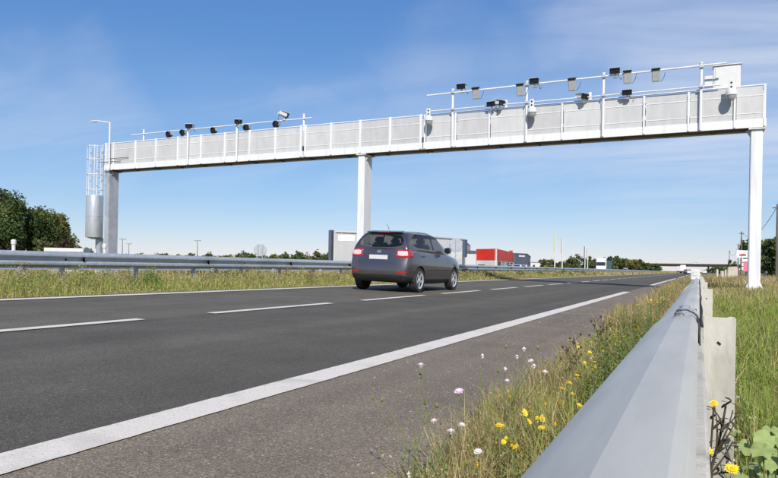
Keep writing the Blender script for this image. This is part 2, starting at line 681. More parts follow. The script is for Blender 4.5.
def marking(name, parts, mat='road_paint'):
    m = MB()
    for x0, x1, y0, y1 in parts:
        near = y0 < 30
        ys = np.linspace(y0, y1, max(2, int((y1 - y0) / (.06 if near else 6)) + 1))
        vs = []
        for y in ys:
            j0, j1 = (RNG.gauss(0, .0022), RNG.gauss(0, .0022)) if near else (0, 0)
            vs += [(x0 + j0, y, -.025 * x0 + .0065), (x1 + j1, y, -.025 * x1 + .0065)]
        m.add(vs, [(2 * i, 2 * i + 1, 2 * i + 3, 2 * i + 2) for i in range(len(ys) - 1)])
    o = m.build(name, mat)
    o['kind'] = 'structure'
    return o


road = bpy.data.objects['road']
# right edge line: 39 m dashes with 13 m gaps; lane dashes 3 m with 1.33 m gaps; left edge line continuous
for a, b in [(-14.3, 24.7)] + [(38 + 52 * k, 77 + 52 * k) for k in range(14)]:
    marking('edge_line', [(-2.43, -2.205, a, b)])
for k in range(-2, 60):
    y = 2.52 + 4.333 * k
    marking('lane_dash', [(-5.955, -5.80, y, y + 3.12)])
marking('lane_dash', [(-5.955, -5.80, 2.52 + 4.333 * k, 5.64 + 4.333 * k) for k in range(60, 130)])['kind'] = 'stuff'
marking('median_edge_line', [(-9.26, -9.02, -10, 700)])
om = MB()
for x0, x1 in ((-20.2, -19.98), (-26.6, -26.4)):
    om.add([(x0, -20, gz(x0) + .006), (x1, -20, gz(x1) + .006), (x1, 700, gz(x1) + .006), (x0, 700, gz(x0) + .006)], [(0, 1, 2, 3)])
om.build('opposite_edge_line', 'road_paint')['kind'] = 'structure'


# ------------------------------------------------------------------ guardrails
def rail_profile(side, xo, zt):
    """double-wave beam, side = -1 faces -X; xo = x of the back lip, zt = top height (thickness 4 mm)"""
    p = [(0, -.012), (0, 0), (-.003, .0032), (-.007, .0042), (-.012, .004), (-.040, -.002), (-.058, -.0115), (-.074, -.0215), (-.088, -.032), (-.099, -.043), (-.106, -.055), (-.110, -.068), (-.110, -.094), (-.100, -.100), (-.044, -.136),
         (-.040, -.142), (-.040, -.180), (-.044, -.186), (-.100, -.222), (-.106, -.230), (-.106, -.268), (-.100, -.276), (-.040, -.312), (0, -.318), (0, -.306)]
    out = [(xo + side * -x, zt + z) for x, z in p]
    back = [(xo + side * -(x + .004), zt + z - (.004 if i < 12 else 0)) for i, (x, z) in enumerate(p)][::-1]
    return out + back


gr = thing('guardrail', (0, 0, 0), 'galvanised double-wave guardrail on grey posts along the right verge', 'guardrail', None)
XR, ZR = -.004, .722
y = -2.45
seg = 0
while y < 120:
    dx = .004 if seg % 2 else 0
    m = MB().prism(rail_profile(-1, XR + dx * .6, ZR - dx), y, y + 4.02 + .16)
    smooth_mesh(m.build('rail_beam', 'galvanised_near', gr).data, .25)
    y += 4.02
    seg += 1
MB().prism(rail_profile(-1, XR, ZR), y, 420).build('rail_beam', 'galvanised_near', gr, smooth=True)
# splice bolts on the joints that can be seen
for k in range(0, 8):
    yj = -2.45 + 4.02 * k + .08
    for (bx, bz, q) in ((-.024, .003, .00), (-.024, .003, -.13), (-.110, -.080, .03), (-.106, -.25, .03)):
        m = MB()
        M = Matrix.Translation((XR + bx, yj + q, ZR + bz)) @ Matrix.Rotation(-.06 if bx > -.1 else -math.pi / 2, 4, 'Y')
        m.lathe([(.019, -.004), (.019, .003), (.011, .0045), (.011, .012), (.004, .014)], 10, M)
        m.build('splice_bolt', 'galvanised', gr)
for k in range(0, 6):
    yj = -2.45 + 4.02 * k + .16
    MB().box(-.040, -.004, yj - .008, yj + .012, ZR - .006, ZR + .0035).build('joint_gap', 'cable_dark', gr)
# posts: C section, flat web facing the traffic
POST_Y = [2.42 + 4.02 * k for k in range(-1, 28)]
for k, py_ in enumerate(POST_Y):
    h = .668 + (0.004 if k % 3 == 0 else -.002)
    x0, x1 = .014, .112
    t = .006
    prof = [(x0, py_), (x1, py_), (x1, py_ + .06), (x1 - .022, py_ + .06), (x1 - .022, py_ + .054), (x1 - t, py_ + .054), (x1 - t, py_ + t),
            (x0 + t, py_ + t), (x0 + t, py_ + .054), (x0 + .022, py_ + .054), (x0 + .022, py_ + .06), (x0, py_ + .06)]
    m = MB()
    n = len(prof)
    m.v = [(a, b, z) for z in (-.3, h) for a, b in prof]
    m.f = [(i, (i + 1) % n, n + (i + 1) % n, n + i) for i in range(n)] + [tuple(range(n))[::-1], tuple(range(n, 2 * n))]
    po = m.build('post', 'weathered_post', gr, bevel=.002)
    m = MB()
    m.cbox((.063, py_ - .0015, h - .085), (.013, .004, .006), Matrix.Rotation(.7, 4, 'Y'))
    m.build('slot', 'black_plastic', po)
    # spacer between post and rail
    m = MB()
    m.box(-.036, .012, py_ + .004, py_ + .052, ZR - .20, ZR - .125)
    m.build('spacer', 'galvanised', gr, bevel=.003)
    m = MB()
    m.lathe([(.016, 0), (.016, .004), (.009, .006), (.009, .012)], 8, Matrix.Translation((-.040 + XR, py_ + .03, ZR - .161)) @ Matrix.Rotation(-math.pi / 2, 4, 'Y'))
    m.build('bolt', 'steel_bright', gr)
# added dark strand, imitating the shaded gaps along the back of the beam
m = MB()
m.tube([(.0095 + .002 * math.sin(y * 5), y, ZR - .050 + .004 * math.sin(y * 1.57)) for y in np.arange(1.9, 60, .25)], .004, 5)
m.build('cable', 'cable_dark', gr, smooth=True)
MB().box(-.030, .0105, -2, 110, ZR - .118, ZR - .062).build('backing_rail', 'weathered_post', gr, bevel=.003)
# wire clip and turned lip at the near lap joint
MB().tube([(-.046, 1.50, ZR + .002), (-.040, 1.50, ZR + .012), (-.022, 1.49, ZR + .014), (-.008, 1.46, ZR + .010), (-.001, 1.40, ZR + .006), (.002, 1.32, ZR - .004), (.003, 1.22, ZR - .03)], .0013, 6).build('wire_clip', 'stem_dark', gr, smooth=True)
MB().tube([(-.043, 1.565, ZR - .003), (-.026, 1.575, ZR + .0035), (-.010, 1.56, ZR + .0055), (-.003, 1.50, ZR + .004), (-.001, 1.35, ZR - .002)], .0009, 5).build('lap_edge', 'stem_dark', gr, smooth=True)
# rectangular white delineator clipped on the rail
c = at_y(695.3, 279, 10.3)
dl = thing('delineator', (c.x, 10.3, ZR - .02), 'white box-shaped delineator clipped on top of the right guardrail', 'delineator')
m = MB()
m.box(c.x - .06, c.x + .055, 10.27, 10.33, ZR - .02, ZR + .135)
m.build('marker_body', 'white_plastic', dl, bevel=.008)
m = MB()
m.box(c.x - .03, c.x + .03, 10.262, 10.269, ZR + .04, ZR + .1)
m.build('reflector', 'plate_white', dl)

# median guardrail, its posts, and the second rail on the far side of the reservation
mg = thing('guardrail', (-12.2, 0, .27), 'long grey guardrail standing in the grass of the central reservation', 'guardrail')
XM, ZM = -12.2, 1.0
y = -6.0
while y < 150:
    MB().prism(rail_profile(1, XM, ZM), y, y + 4.0).build('rail_beam', 'galvanised', mg, smooth=True)
    y += 4.0
MB().prism(rail_profile(1, XM, ZM), y, 520).build('rail_beam', 'galvanised', mg, smooth=True)
for k in range(-3, 40):
    py_ = 9.58 + 2.0 * k + (.03 if k % 2 else 0)
    m = MB()
    m.box(XM - .13, XM - .03, py_ - .03, py_ + .03, .0, ZM - .05)
    m.build('post', 'galvanised', mg, bevel=.004)
    if k % 3 == 0:
        m = MB()
        m.box(XM - .03, XM + .04, py_ - .024, py_ + .024, ZM - .2, ZM - .12)
        m.build('spacer', 'galvanised', mg)
fg = thing('guardrail', (-17.2, 0, .27), 'low guardrail beyond the central reservation, seen under the nearer rail', 'guardrail')
MB().prism(rail_profile(-1, -17.2, .86), -6, 420).build('rail_beam', 'galvanised', fg, smooth=True)
for k in range(0, 22):
    m = MB()
    m.box(-17.18, -17.06, 4 + 4 * k, 4.07 + 4 * k, 0, .8)
    m.build('post', 'galvanised', fg)
for px, lab in ((13.5, 'small white delineator peg on the median guardrail in front of dark trees'),
                (104.5, 'small white delineator peg on the median guardrail beside the ladder tower')):
    c = at_x(px, 251, -12.24)
    d = thing('delineator', (c.x, c.y, ZM - .05), lab, 'delineator')
    MB().lathe([(.035, -.02), (.035, .11), (.05, .13), (.05, .20), (.03, .22)], 10, Matrix.Translation((c.x, c.y, ZM))).build('peg', 'white_plastic', d, smooth=True)
    MB().box(c.x - .055, c.x + .055, c.y - .03, c.y + .03, ZM - .05, ZM - .02).build('clip', 'galvanised', d)

# ------------------------------------------------------------------ gantry
G, ZB, ZT, GD = 27.03, 6.09, 7.61, 1.0
gt = thing('toll_gantry', (-14.4, G + .4, .27), 'long white steel gantry with perforated panels spanning the whole motorway', 'gantry')


def column(x0, x1, depth, zb, mat):
    m = MB()
    m.box(x0, x1, G + .05, G + .05 + depth, zb, ZB - .02)
    co = m.build('column', mat, gt, bevel=.02)
    m = MB()
    m.box(x0 - .14, x1 + .14, G - .12, G + depth + .22, zb, zb + .035)
    m.build('base_plate', mat, co)
    for sx in (-1, 1):
        for k in range(3):
            xx = (x0 - .012) if sx < 0 else (x1 + .012)
            m = MB()
            yy = G + .12 + k * (depth - .14) / 2
            m.add([(xx, yy - .01, zb + .03), (xx + sx * .12, yy - .01, zb + .03), (xx, yy - .01, zb + .34),
                   (xx, yy + .01, zb + .03), (xx + sx * .12, yy + .01, zb + .03), (xx, yy + .01, zb + .34)],
                  [(0, 1, 2), (5, 4, 3), (0, 3, 4, 1), (1, 4, 5, 2), (2, 5, 3, 0)])
            m.build('stiffener', mat, co)
    for k in range(4):
        m = MB()
        xx = x0 - .09 + k * (x1 - x0 + .18) / 3
        m.lathe([(.03, zb + .035), (.03, zb + .07), (.014, zb + .07), (.014, zb + .13)], 6, Matrix.Translation((xx, G - .07, 0)))
        m.build('anchor_bolt', 'galvanised', co)
    m = MB()
    m.box(x0 - .08, x1 + .08, G - .03, G + depth + .16, ZB - .06, ZB - .022)
    m.build('head_plate', mat, co)
    for sx in (-1, 1):
        m = MB()
        xx = x0 - .003 if sx < 0 else x1 + .003
        m.add([(xx, G + .2, ZB - .06), (xx + sx * .16, G + .2, ZB - .06), (xx, G + .2, ZB - .32), (xx, G + .24, ZB - .06), (xx + sx * .16, G + .24, ZB - .06), (xx, G + .24, ZB - .32)],
              [(0, 1, 2), (5, 4, 3), (0, 3, 4, 1), (1, 4, 5, 2), (2, 5, 3, 0)])
        m.build('bracket', 'gantry_grey', co)


column(1.62, 2.0, .62, .13, 'gantry_white')
column(-14.58, -14.24, .78, .2, 'gantry_white')
column(-31.22, -30.88, .70, .0, 'gantry_grey')
XL, XE = -31.25, 2.1
# chords, floor, rear frame (sections between the double posts)
SECT = [(XL, -17.64), (-17.60, -11.31), (-11.27, XE)]
for a, b in SECT:
    for yy, nm in ((G, 'front_chord'), (G + GD - .06, 'rear_chord')):
        m = MB()
        m.box(a, b, yy, yy + .06, ZB, ZB + .31)
        m.build(nm, 'gantry_white', gt, bevel=.006)
    m = MB()
    m.box(a, b, G + .062, G + GD - .062, ZB + .05, ZB + .09)
    m.build('walkway_floor', 'gantry_under', gt)
    n = max(2, int((b - a) / 1.6))
    for k in range(n + 1):
        xx = a + .06 + (b - a - .12) * k / n
        m = MB()
        m.box(xx - .04, xx + .04, G + .061, G + GD - .061, ZB + .004, ZB + .048)
        m.build('cross_beam', 'gantry_under', gt)
    for yy in (G + .03, G + GD - .03):
        m = MB()
        m.tube([(a, yy, ZT + .02), (b, yy, ZT + .02)], .028, 8)
        m.build('handrail', 'gantry_white', gt, smooth=True)
PX = [-31.1, -30.49, -28.79, -27.26, -25.66, -24.05, -22.45, -20.86, -19.27, -17.75, -17.49, -16.04, -14.46, -12.91, -11.39, -11.19, -9.74, -8.22, -6.68, -5.15,
      -3.60, -2.03, -.46, 1.08, 2.04]
for i, x in enumerate(PX):
    for yy, rear in ((G - .012, 0), (G + GD - .03, 1)):
        m = MB()
        w = .055 if x < -11.3 else .035
        m.box(x - w, x + w, yy - .02, yy + .045, ZB + .03, ZT + (.06 if x < -11.3 else .0))
        m.build('rear_post' if rear else 'panel_post', 'gantry_white', gt, bevel=.004)
for a, b in zip(PX[:-1], PX[1:]):
    if b - a < .4:
        continue
    for yy, nm in ((G + .034, 'front_panel'), (G + GD - .040, 'rear_panel')):
        m = MB()
        m.box(a + .06, b - .06, yy, yy + .004, ZB + .315, ZT - .03)
        pn = m.build(nm, 'perforated', gt)
        for zq in (ZB + .52, ZT - .36):
            m = MB()
            y2 = yy - .012 if nm == 'front_panel' else yy + .006
            m.box(a + .06, b - .06, y2, y2 + .006, zq, zq + .03)
            m.build('panel_rib', 'gantry_white', pn)
# equipment rails on their own poles
RY = G - .09


def pole(x, z0, z1, y=RY, r=.05):
    m = MB()
    m.tube([(x, y, z0), (x, y, z1)], r, 8)
    p = m.build('equipment_pole', 'gantry_white', gt, smooth=True)
    m = MB()
    m.lathe([(r + .015, z1 - .03), (r + .015, z1 + .015), (.01, z1 + .03)], 8, Matrix.Translation((x, y, 0)))
    m.build('pole_cap', 'gantry_white', p)
    return p


for x in (-9.86, -6.60, -3.54, -.05):
    pole(x, ZB + .02, 8.62)
for x, z in ((-24.89, 8.25), (-21.62, 8.25)):
    pole(x, ZB + .02, z, r=.055)
BY = G + GD + .10
for px_ in (143, 303):
    pole(at_y(px_, 130, BY).x, ZT - .9, at_y(px_, 129.5 if px_ < 200 else 114, BY).z, y=BY + .07, r=.055)
m = MB()
m.tube([(-11.05, RY - .07, 8.44), (.78, RY - .07, 8.50)], .034, 8)
m.build('equipment_rail', 'gantry_white', gt, smooth=True)
m = MB()
m.tube([tuple(at_y(131, 135, BY)), tuple(at_y(312, 117.8, BY))], .030, 8)
m.build('equipment_rail', 'gantry_white', gt, smooth=True)
m = MB()
m.tube([(-11.1, RY - .05, 7.74), (.6, RY - .05, 7.72)], .024, 8)
m.build('equipment_rail', 'gantry_white', gt, smooth=True)
for x in (-9.86, -6.60, -3.54, -.05):
    for z in (8.47, 7.73):
        m = MB()
        m.box(x - .07, x + .07, RY - .12, RY + .055, z - .05, z + .05)
        m.build('rail_clamp', 'gantry_grey', gt, bevel=.006)
for x in (-30.5, -29.9):
    m = MB()
    m.tube([(x - 1.0, G - .03, ZT - .9 + .3 * (x + 30)), (x + .6, G - .03, ZT - .9 + .3 * (x + 30))], .015, 5)
    m.build('cable_tray', 'cable_dark', gt)


# ---- equipment carried by the gantry (each one a thing of its own; local coordinates, -Y is the front)
def proto_anpr():
    t = thing('plate_camera', (0, 0, 0), '', 'camera')
    T = Matrix.Rotation(math.radians(14), 4, 'X')
    MB().box(-.16, .16, -.05, .36, -.085, .085, T).build('housing', 'white_plastic', t, bevel=.01, local=True)
    MB().box(-.20, .20, -.13, -.052, -.115, .115, T).build('front_window', 'black_plastic', t, bevel=.01, local=True)
    l = MB().lathe([(.06, -.005), (.06, .012), (.045, .02)], 14, T @ Matrix.Translation((.07, -.132, 0)) @ Matrix.Rotation(math.pi / 2, 4, 'X')).build('lens', 'lens_glass', t, smooth=True, local=True)
    MB().box(-.215, .215, -.20, .30, .118, .132, T).build('sun_shield', 'white_plastic', t, local=True)
    MB().box(-.03, .03, .02, .08, -.25, -.088).build('bracket', 'gantry_white', t, bevel=.005, local=True)
    MB().box(-.09, .09, -.02, .12, -.27, -.252).build('mount_plate', 'gantry_grey', t, local=True)
    MB().tube([(.05, .3, -.05), (.14, .32, -.2), (.22, .2, -.32), (.3, .08, -.28)], .010, 5).build('cable', 'cable_dark', t, smooth=True, local=True)
    return t


def proto_antenna():
    t = thing('toll_antenna', (0, 0, 0), '', 'antenna')
    T = Matrix.Rotation(math.radians(20), 4, 'X')
    MB().box(-.155, .155, -.10, .06, -.36, .10, T).build('box_body', 'box_grey', t, bevel=.015, local=True)
    MB().box(-.165, .165, -.14, .08, .103, .17, T).build('top_hood', 'black_plastic', t, bevel=.008, local=True)
    MB().box(-.12, .12, -.108, -.102, -.32, .06, T).build('front_cover', 'box_grey', t, local=True)
    MB().box(-.05, .05, .062, .14, -.10, .02).build('clamp', 'gantry_grey', t, local=True)
    MB().tube([(.1, .05, -.3), (.2, .06, -.36), (.3, .05, -.2), (.34, .08, .0)], .010, 5).build('cable', 'cable_dark', t, smooth=True, local=True)
    return t


def proto_illum():
    t = thing('floodlight_camera', (0, 0, 0), '', 'camera')
    T = Matrix.Rotation(math.radians(12), 4, 'X')
    R = T @ Matrix.Rotation(math.pi / 2, 4, 'X')
    MB().lathe([(.10, -.22), (.16, -.16), (.20, -.02), (.215, .10), (.195, .105), (.17, .03)], 16, R).build('housing', 'black_plastic', t, smooth=True, local=True)
    MB().lathe([(.165, .02), (.165, .032), (.05, .05)], 16, R).build('lens', 'lens_glass', t, smooth=True, local=True)
    MB().box(-.20, .20, -.02, .03, .18, .20).build('bracket', 'gantry_grey', t, local=True)
    MB().box(-.10, .10, -.10, .06, -.29, -.235).build('lower_unit', 'black_plastic', t, bevel=.01, local=True)
    MB().box(.12, .24, -.04, .10, -.06, .14, T).build('side_unit', 'box_grey', t, bevel=.01, local=True)
    return t


def proto_dome():
    t = thing('dome_camera', (0, 0, 0), '', 'camera')
    MB().box(-.11, .11, -.40, -.36, .05, .46).build('mount_plate', 'white_plastic', t, bevel=.006, local=True)
    for z in (.16, .34):
        MB().lathe([(.042, 0), (.042, .02), (.01, .026)], 10, Matrix.Translation((0, -.40, z)) @ Matrix.Rotation(math.pi / 2, 4, 'X')).build('knob', 'black_plastic', t, local=True)
    MB().box(-.05, .05, -.30, .018, -.05, .02).build('arm', 'white_plastic', t, bevel=.01, local=True)
    Mt = Matrix.Translation((0, -.30, 0))
    MB().lathe([(.10, .09), (.19, .03), (.23, -.06), (.23, -.20), (.215, -.215)], 20, Mt).build('housing', 'white_plastic', t, smooth=True, local=True)
    MB().lathe([(.20, -.216), (.195, -.30), (.15, -.39), (.08, -.43), (.02, -.44)], 20, Mt).build('dome', 'dome_grey', t, smooth=True, local=True)
    return t


def place(proto, first, loc, label, group, rz=0, s=1):
    o = proto if first else copy_tree(proto)
    o.location = loc
    o.rotation_euler = (0, 0, rz)
    o.scale = (s, s, s)
    tag(o, label, None, group)
    return o


an, at_, il, dm = proto_anpr(), proto_antenna(), proto_illum(), proto_dome()
RR = RY - .07
ups = [(461.5, 86.5, 0), (534.5, 81, 0), (615, 71, 0)]
for i, (px, py, _) in enumerate(ups):
    c = at_y(px, py, RR)
    place(an, i == 0, (c.x, RR, c.z), ['black-fronted camera on the upper rail near its free end, beside an antenna box', 'black-fronted camera on the upper rail above a white dome camera', 'black-fronted camera on the upper rail next to a tall pole, tilted over an antenna box'][i], 'cameras on the upper rail', s=.95)
lows = [(491.5, 104, 'black-fronted camera on the lower rail right beside a second dark camera', -.1),
        (500.5, 103, 'dark camera on the lower rail turned sideways next to a white stub post', 1.2),
        (583.5, 96.5, 'dark camera on the lower rail standing alone between two grey antenna boxes', 1.0),
        (627.2, 92.5, 'black-fronted camera on the lower rail directly under a grey antenna box', 0)]
for px, py, lab, rz in lows:
    c = at_y(px, py, RR)
    place(an, False, (c.x, RR, c.z), lab, None, rz, .9)
for i, (px, py) in enumerate([(476, 91), (520.3, 87.5), (572.2, 82), (627.5, 74.5), (656, 72.5)]):
    c = at_y(px, py, RR - .1)
    place(at_, i == 0, (c.x, RR - .1, c.z), ['grey antenna box with dark hood near the free end of the upper rail', 'grey antenna box hanging against the pole beside a dome camera', 'grey antenna box hanging alone midway between two tall poles', 'grey antenna box hanging directly above a black-fronted camera', 'grey antenna box hanging alone nearest the white end cabinet'][i], 'grey antenna boxes on the gantry rail', s=.95)
for i, (px, py, s) in enumerate([(169, 134.5, 1), (182.8, 132.5, .9), (213.8, 130.5, 1), (246.8, 127.8, 1), (276.3, 124.3, 1)]):
    c = at_y(px, py, BY - .05)
    place(il, i == 0, (c.x, BY - .05, c.z), ['round black lamp on the thin rail nearest the ladder end', 'small round black lamp right beside the first pole camera', 'round black lamp alone on the thin rail between two pole cameras', 'round black lamp beside the double pole camera', 'round black lamp under the white box camera'][i], 'black camera lamps over the far carriageway', RNG.uniform(-.25, .25), .88 * s)
for px, py, lab, rz in ((189.5, 126, 'dark camera with white cap on the taller pole between two black lamps', .3),
                        (238.5, 121.5, 'dark double camera with white cap on the pole beside a black lamp', .5),
                        (285, 115.5, 'white box camera on the pole at the end of the thin rail', 2.6)):
    c = at_y(px, py, RR)
    place(an, False, (c.x, RR, c.z), lab, None, rz, .95)
for i, (px, py, lab) in enumerate([(431, 118.5, 'white dome camera on the gantry panel next to the double post'), (533.5, 110, 'white dome camera on the gantry between two tall equipment poles'),
                                   (731, 92.5, 'white dome camera in front of the cabinet at the gantry end')]):
    c = at_y(px, py, G - .10)
    place(dm, i == 0, (c.x, G - .10, c.z), lab, 'dome cameras on the gantry', s=.82)
# stub posts behind the lower cameras
for px, py in ((505, 99), (589.5, 91)):
    c = at_y(px, py, RR)
    m = MB()
    m.box(c.x - .05, c.x + .05, G + .02, G + .10, ZT, c.z)
    m.build('stub_post', 'gantry_white', gt, bevel=.006)
# cabinet at the right end
a, b = at_y(713.5, 70, G + .35), at_y(740.5, 88, G + .35)
cb = thing('equipment_cabinet', ((a.x + b.x) / 2, G + .5, ZT - .9), 'white equipment cabinet standing on the right end of the gantry', 'cabinet')
MB().box(a.x, b.x, G + .35, G + .75, ZB + .12, a.z + .12).build('cabinet_body', 'white_plastic', cb, bevel=.015)
MB().box(a.x - .03, b.x + .03, G + .30, G + .80, a.z + .122, a.z + .16).build('cabinet_roof', 'white_plastic', cb, bevel=.008)
MB().box(a.x + .06, b.x - .06, G + .335, G + .348, ZT + .05, a.z + .06).build('cabinet_door', 'white_plastic', cb, bevel=.004)
MB().box(a.x - .30, a.x - .02, G + .34, G + .54, ZT + .22, ZT + .62).build('junction_box', 'white_plastic', cb, bevel=.01)
MB().box(a.x - .30, a.x - .02, G + .34, G + .54, ZT - .35, ZT + .0).build('junction_box', 'white_plastic', cb, bevel=.01)
# plate on the left section
c = at_y(213, 147, G)
MB().box(c.x - .8, c.x + .75, G + .11, G + .14, c.z - .32, c.z + .42).build('blank_panel', 'white_plastic', gt)

# caged ladder with climb guard at the left column
c = at_y(96, 210, G + .25)
LX, LY = c.x, G + .25
ld = thing('caged_ladder', (LX, LY, 0), 'galvanised caged access ladder with steel climb guard at the left gantry column', 'ladder')
for s in (-.22, .22):
    MB().box(LX + s - .025, LX + s + .025, LY + .20, LY + .26, 0, ZT + .1).build('side_rail', 'gantry_white', ld)
for k in range(24):
    z = .4 + k * .3
    MB().tube([(LX - .2, LY + .23, z), (LX + .2, LY + .23, z)], .015, 6).build('rung', 'galvanised', ld)
for z in (5.0, 5.9, 6.8, 7.55):
    MB().tube([(LX + .42 * math.cos(t), LY - .13 + .40 * math.sin(t), z) for t in np.linspace(math.pi * .80, math.pi * 2.20, 14)], .024, 6).build('hoop', 'gantry_white', ld, smooth=True)
for t in (math.pi * .95, math.pi * 1.25, math.pi * 1.5, math.pi * 1.75, math.pi * 2.05):
    MB().box(LX + .42 * math.cos(t) - .02, LX + .42 * math.cos(t) + .02, LY - .13 + .40 * math.sin(t) - .012, LY - .13 + .40 * math.sin(t) + .012, 4.2, 7.6).build('cage_bar', 'gantry_white', ld)
z0, z1 = at_y(96, 237.5, LY).z, at_y(96, 196, LY).z
m = MB()
m.lathe([(.47, z0), (.475, z0 + .02), (.475, (z0 + z1) / 2), (.485, (z0 + z1) / 2 + .01), (.485, (z0 + z1) / 2 + .05), (.475, (z0 + z1) / 2 + .06), (.475, z1 - .02), (.47, z1)], 24, Matrix.Translation((LX, LY - .1, 0)))
m.build('climb_guard', 'steel_bright', ld, smooth=True)
MB().lathe([(.12, z0 - .10), (.44, z0 - .005)], 24, Matrix.Translation((LX, LY - .1, 0))).build('guard_bottom', 'galvanised', ld, smooth=True)
MB().box(LX - .02, LX + .32, LY + .05, LY + .30, 0, z0 - .02).build('foot_post', 'galvanised', ld, bevel=.01)
for k in range(7):
    z = 4.6 + k * .42
    MB().tube([(LX + .24, LY + .25, z), (LX + .62, LY + .35, z + (.3 if k % 2 else 0))], .02, 6).build('tie_bar', 'gantry_white', ld)
# light arm at the left end
c = at_y(109.5, 150, G - .08)
t1 = at_y(109.0, 122.5, G - .08)
t0 = at_y(93, 122.0, G - .08)
la = thing('lamp_arm', (c.x, G - .08, ZB), 'thin white lamp arm rising above the left end of the gantry', 'lamp')
MB().tube([(c.x, G - .08, ZB + .05), (c.x, G - .08, t1.z)], .045, 8).build('pole', 'gantry_white', la, smooth=True)
MB().tube([(t1.x + .03, G - .08, t1.z), (t0.x + .35, G - .08, t0.z + .03)], .035, 8).build('arm', 'gantry_white', la, smooth=True)
MB().box(t0.x - .15, t0.x + .40, G - .15, G - .01, t0.z - .01, t0.z + .07).build('lamp_head', 'white_plastic', la, bevel=.02)


# ------------------------------------------------------------------ car
def lattice(S, xf, pos, glass, mats, crease=.55, sub=2):
    """surface of a (station, level, column) lattice; pos(i,l,c) -> point; glass(kind,i,l,c) -> material index"""
    ns, nl, nc = S
    bm = bmesh.new()
    vd = {}

    def V(i, l, c):
        if (i, l, c) not in vd:
            vd[(i, l, c)] = bm.verts.new(pos(i, l, c))
        return vd[(i, l, c)]
    for i in range(ns):
        for l in range(nl):
            for c in range(nc):
                if i in (0, ns - 1) or l in (0, nl - 1) or c in (0, nc - 1):
                    V(i, l, c)

    def face(vs, mi):
        f = bm.faces.new(vs)
        f.material_index = mi
    for i in range(ns - 1):
        for l in range(nl - 1):
            face([V(i, l, 0), V(i, l + 1, 0), V(i + 1, l + 1, 0), V(i + 1, l, 0)], glass('L', i, l, 0))
            face([V(i, l, nc - 1), V(i + 1, l, nc - 1), V(i + 1, l + 1, nc - 1), V(i, l + 1, nc - 1)], glass('R', i, l, 0))
        for c in range(nc - 1):
            face([V(i, 0, c), V(i + 1, 0, c), V(i + 1, 0, c + 1), V(i, 0, c + 1)], glass('B', i, 0, c))
            face([V(i, nl - 1, c), V(i, nl - 1, c + 1), V(i + 1, nl - 1, c + 1), V(i + 1, nl - 1, c)], glass('T', i, 0, c))
    for l in range(nl - 1):
        for c in range(nc - 1):
            face([V(0, l, c), V(0, l, c + 1), V(0, l + 1, c + 1), V(0, l + 1, c)], glass('K', 0, l, c))
            face([V(ns - 1, l, c), V(ns - 1, l + 1, c), V(ns - 1, l + 1, c + 1), V(ns - 1, l, c + 1)], glass('F', 0, l, c))
    bmesh.ops.recalc_face_normals(bm, faces=bm.faces)
    cr = bm.edges.layers.float.new('crease_edge')
    for e in bm.edges:
        a = {f.material_index for f in e.link_faces}
        if len(a) > 1:
            e[cr] = crease
    me = bpy.data.meshes.new('cage')
    bm.to_mesh(me)
    bm.free()
    for q in mats:
        me.materials.append(MATS[q])
    o = bpy.data.objects.new('cage', me)
    COL.objects.link(o)
    md = o.modifiers.new('s', 'SUBSURF')
    md.levels = md.render_levels = sub
    return o


def bake(o):
    dg = bpy.context.evaluated_depsgraph_get()
    me = bpy.data.meshes.new_from_object(o.evaluated_get(dg))
    bpy.data.objects.remove(o)
    return me


def split_mesh(me, index):
    bm = bmesh.new()
    bm.from_mesh(me)
    bmesh.ops.delete(bm, geom=[f for f in bm.faces if f.material_index != index], context='FACES')
    out = bpy.data.meshes.new('part')
    for f in bm.faces:
        f.material_index = 0
        f.smooth = True
    bm.to_mesh(out)
    bm.free()
    return out


def part_mesh(name, me, mat, parent):
    me.name = name
    me.materials.clear()
    me.materials.append(MATS[mat])
    o = bpy.data.objects.new(name, me)
    COL.objects.link(o)
    o.parent = parent
    OFF[o.name] = Vector((0, 0, 0))
    return o


